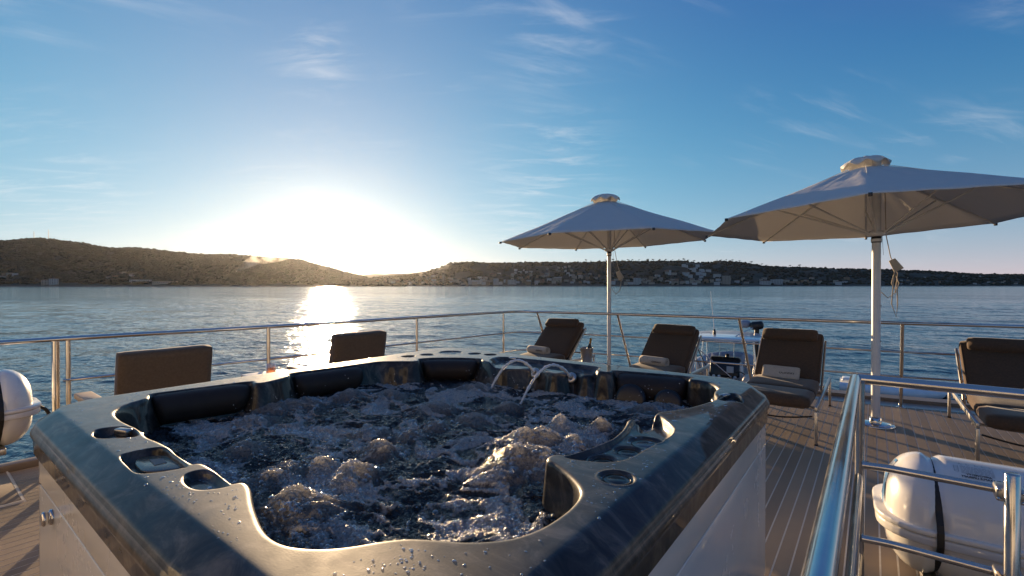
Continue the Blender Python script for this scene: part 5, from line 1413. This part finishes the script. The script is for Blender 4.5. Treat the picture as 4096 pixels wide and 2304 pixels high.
# ================================================================ tender and small craft on the water
def tender():
    Z0 = SEAZ; c = atD(2905, 1340, 15.0)
    t = empty("tender_boat", (c.x, c.y, Z0), R(8), "grey and white inflatable tender with a hard top, moored astern behind the loungers", "boat")
    # local: x to the right across the view, y away
    hull = M['white_gel']
    def tubeboat(L_, w, r, z):
        P = [Vector((-w, -L_ * .5, z)), Vector((-w, 0, z)), Vector((-w, L_ * .28, z)), Vector((-w * .72, L_ * .44, z + .08)), Vector((0, L_ * .52, z + .14)), Vector((w * .72, L_ * .44, z + .08)), Vector((w, L_ * .28, z)), Vector((w, 0, z)), Vector((w, -L_ * .5, z))]
        return catm3(P, 6), r
    P, r = tubeboat(6.0, 1.05, 0.26, 1.50)
    MB().tube(P, r, 16).build("inflatable_collar", M['collar'], t)
    MB().prism([(-.95, -2.9), (.95, -2.9), (.95, 1.6), (.5, 2.6), (0, 2.95), (-.5, 2.6), (-.95, 1.6)], -0.15, 1.42, 0.05).build("hull", hull, t)
    MB().box((0, -0.3, 1.44), (1.7, 4.6, 0.03), 0.005).build("cockpit_floor", M['coaming'], t)
    con = MB(); con.prism([(-.52, -.45), (.52, -.45), (.45, .35), (-.45, .35)], 1.4, 1.92, 0.06); co = con.build("console", hull, t)
    MB().box((0, -0.49, 1.80), (0.84, 0.12, 0.50), 0.05, Matrix.Rotation(R(-18), 3, 'X')).build("dash_panel", M['black'], co)
    MB().box((0, -0.28, 2.06), (0.90, 0.36, 0.18), 0.09).build("dash_hood", M['black'], co)
    MB().box((0.16, -0.58, 1.80), (0.20, 0.02, 0.20), 0.01, Matrix.Rotation(R(-18), 3, 'X')).build("chart_screen", M['deck_paint'], co)
    for x in (-0.3, -0.15, .3): MB().lathe([(0, .01), (.04, .01), (.045, 0)], 14, (x, -.62, 1.58), Matrix.Rotation(R(72), 3, 'X')).build("gauge", M['white_paint'], co)
    MB().lathe([(0, .12), (.055, .11), (.06, 0)], 14, (0.06, -0.25, 2.12)).build("compass", M['black'], co)
    st_ = [Vector((.19 * math.cos(a), 0, .19 * math.sin(a))) for a in [i * math.pi / 8 for i in range(16)]]
    MB().tube([p + Vector((.42, -.78, 1.60)) for p in st_], .016, 8, closed=True).build("steering_wheel", M['black'], co)
    # windscreen with its tube frame
    g = MB(); g.box((0, 0.04, 2.28), (1.10, 0.012, 0.72), 0, Matrix.Rotation(R(12), 3, 'X')); ws = g.build("windscreen", M['glass_pane'], t)
    MB().tube(bend([(-.56, -.06, 1.9), (-.58, 0.12, 2.64), (.58, 0.12, 2.64), (.56, -.06, 1.9)], .12), .018, 10).build("windscreen_frame", M['steel'], ws)
    for x in (-.2, .22): MB().tube([(x, .14, 2.62), (x, 0.0, 1.95)], .014, 8).build("mullion", M['steel'], ws)
    # hard top on four legs
    pts = [(-1.02, -.75), (-.85, -.95), (.75, -.95), (1.0, -.55), (1.07, .1), (.85, 1.2), (0, 1.7), (-.85, 1.2), (-1.07, .1)]
    cp = catmull(pts, 4)
    MB().prism([tuple(p) for p in cp], 2.72, 2.80, 0.035, 3).build("hard_top", M['top_gel'], t)
    for s in (-1, 1):
        MB().tube(bend([(s * .78, -.42, 2.71), (s * .86, -.50, 1.9), (s * .80, -.62, 1.5)], .2), .026, 10).build("top_leg", M['steel'], t)
        MB().tube(bend([(s * .74, .60, 2.71), (s * .80, .45, 1.9), (s * .74, .35, 1.5)], .2), .026, 10).build("top_leg", M['steel'], t)
        MB().tube([(s * .86, -.50, 2.15), (s * .80, .35, 1.6)], .016, 8).build("brace", M['steel'], t)
    MB().tube([(-.86, -.52, 2.45), (.3, -.66, 1.5)], .018, 8).build("brace", M['steel'], t)
    MB().tube([(-.80, -.50, 2.40), (-.35, -.62, 1.5)], .016, 8).build("brace", M['black'], t)
    MB().tube([(-.36, .1, 2.95), (-.48, .12, 4.2)], [.012, .005], 8).build("antenna", M['white_paint'], t)
    MB().lathe([(.0, .17), (.03, .16), (.045, .08), (.05, 0)], 12, (-.36, .1, 2.80)).build("antenna_foot", M['black'], t)
    MB().tube([(-.75, .0, 2.81), (-.7, .0, 2.86), (-.5, .02, 2.86), (-.45, .02, 2.81)], .01, 6).build("horn", M['steel'], t)
    MB().tube([(.30, -.35, 2.81), (.72, .5, 3.02)], .018, 8).build("light_arm", M['steel'], t)
    # seats and cushions astern
    padded("stern_seat", (.62, .62, .28), (.85, -1.15, 1.62), None, M['seat_white'], t, 2.0, 0.10)
    padded("helm_seat", (.75, .50, .40), (-.2, -1.75, 1.50), None, M['seat_white'], t, 3.0, 0.08)
    # outboard raised at the far end, seen above the top
    ob = MB(); ob.box((.80, 2.0, 3.00), (.42, .50, .28), 0.09, Matrix.Rotation(R(-8), 3, 'Y')); ob.build("outboard_cowl", M['black'], t)
    MB().box((.42, 2.05, 3.03), (.36, .4, .26), 0.1).build("outboard_cover", M['collar'], t)
    MB().tube([(.80, 2.0, 2.92), (.78, 2.0, 2.0), (.75, 2.1, 1.4)], [.08, .07, .08], 10).build("outboard_leg", M['black'], t)
    return t
def catm3(P, k):
    out = []; n = len(P)
    for i in range(n - 1):
        p0, p1, p2, p3 = P[max(i - 1, 0)], P[i], P[i + 1], P[min(i + 2, n - 1)]
        for j in range(k):
            t = j / k
            out.append(0.5 * ((2 * p1) + (p2 - p0) * t + (2 * p0 - 5 * p1 + 4 * p2 - p3) * t * t + (3 * p1 - p0 - 3 * p2 + p3) * t ** 3))
    out.append(P[-1]); return out
M['collar'] = mat("grey_blue_collar", (0.26, 0.29, 0.36), 0.5, nscale=4, namt=0.1)
M['top_gel'] = mat("blue_white_top", (0.72, 0.76, 0.80), 0.25, coat=0.5, nscale=3, namt=0.08)
M['seat_white'] = mat("cream_vinyl", (0.50, 0.46, 0.40), 0.5, nscale=5, namt=0.1)
M['glass_pane'] = film_mat("windscreen_film", (1, 1, 1), 0.10, 0.5)
tender()
def jet_tender():
    c = atD(3545, 1590, 18.0)
    t = empty("small_jet_tender", (c.x, c.y, SEAZ), R(2), "low white and grey jet boat lying astern, seen through the stair guard corner", "boat")
    P = catm3([Vector((1.45, -.55, .42)), Vector((.4, -.62, .42)), Vector((-.8, -.60, .44)), Vector((-1.5, -.35, .50)), Vector((-1.75, 0, .54)), Vector((-1.5, .35, .50)), Vector((-.8, .60, .44)), Vector((.4, .62, .42)), Vector((1.45, .55, .42))], 6)
    MB().tube([Vector((-p.x, p.y, p.z)) for p in P], .19, 14).build("inflatable_collar", M['top_gel'], t)
    MB().prism([(-1.35, -.5), (1.0, -.52), (1.6, 0), (1.0, .52), (-1.35, .5)], .0, .40, .04).build("hull", M['white_gel'], t)
    padded("seat", (.9, .42, .26), (-.3, 0, .60), None, M['collar'], t, 1.0, .08)
    padded("bow_locker", (.6, .62, .22), (-1.1, 0, .62), None, M['white_gel'], t, 1.5, .06)
    MB().box((.42, 0, .62), (.35, .42, .32), .06, Matrix.Rotation(R(20), 3, 'Y')).build("console", M['black'], t)
    MB().tube([(-.9, -.3, .95), (.1, -.32, .88)], .03, 8).build("grab_rail", M['black'], t)
    w = [Vector((0.0, .14 * math.cos(a), .14 * math.sin(a))) for a in [i * math.pi / 7 for i in range(14)]]
    MB().tube([p + Vector((.22, 0, .85)) for p in w], .014, 6, closed=True).build("steering_wheel", M['steel'], t)
    MB().box((1.55, -.40, .44), (.22, .18, .20), .04).build("fender", M['black'], t)
jet_tender()
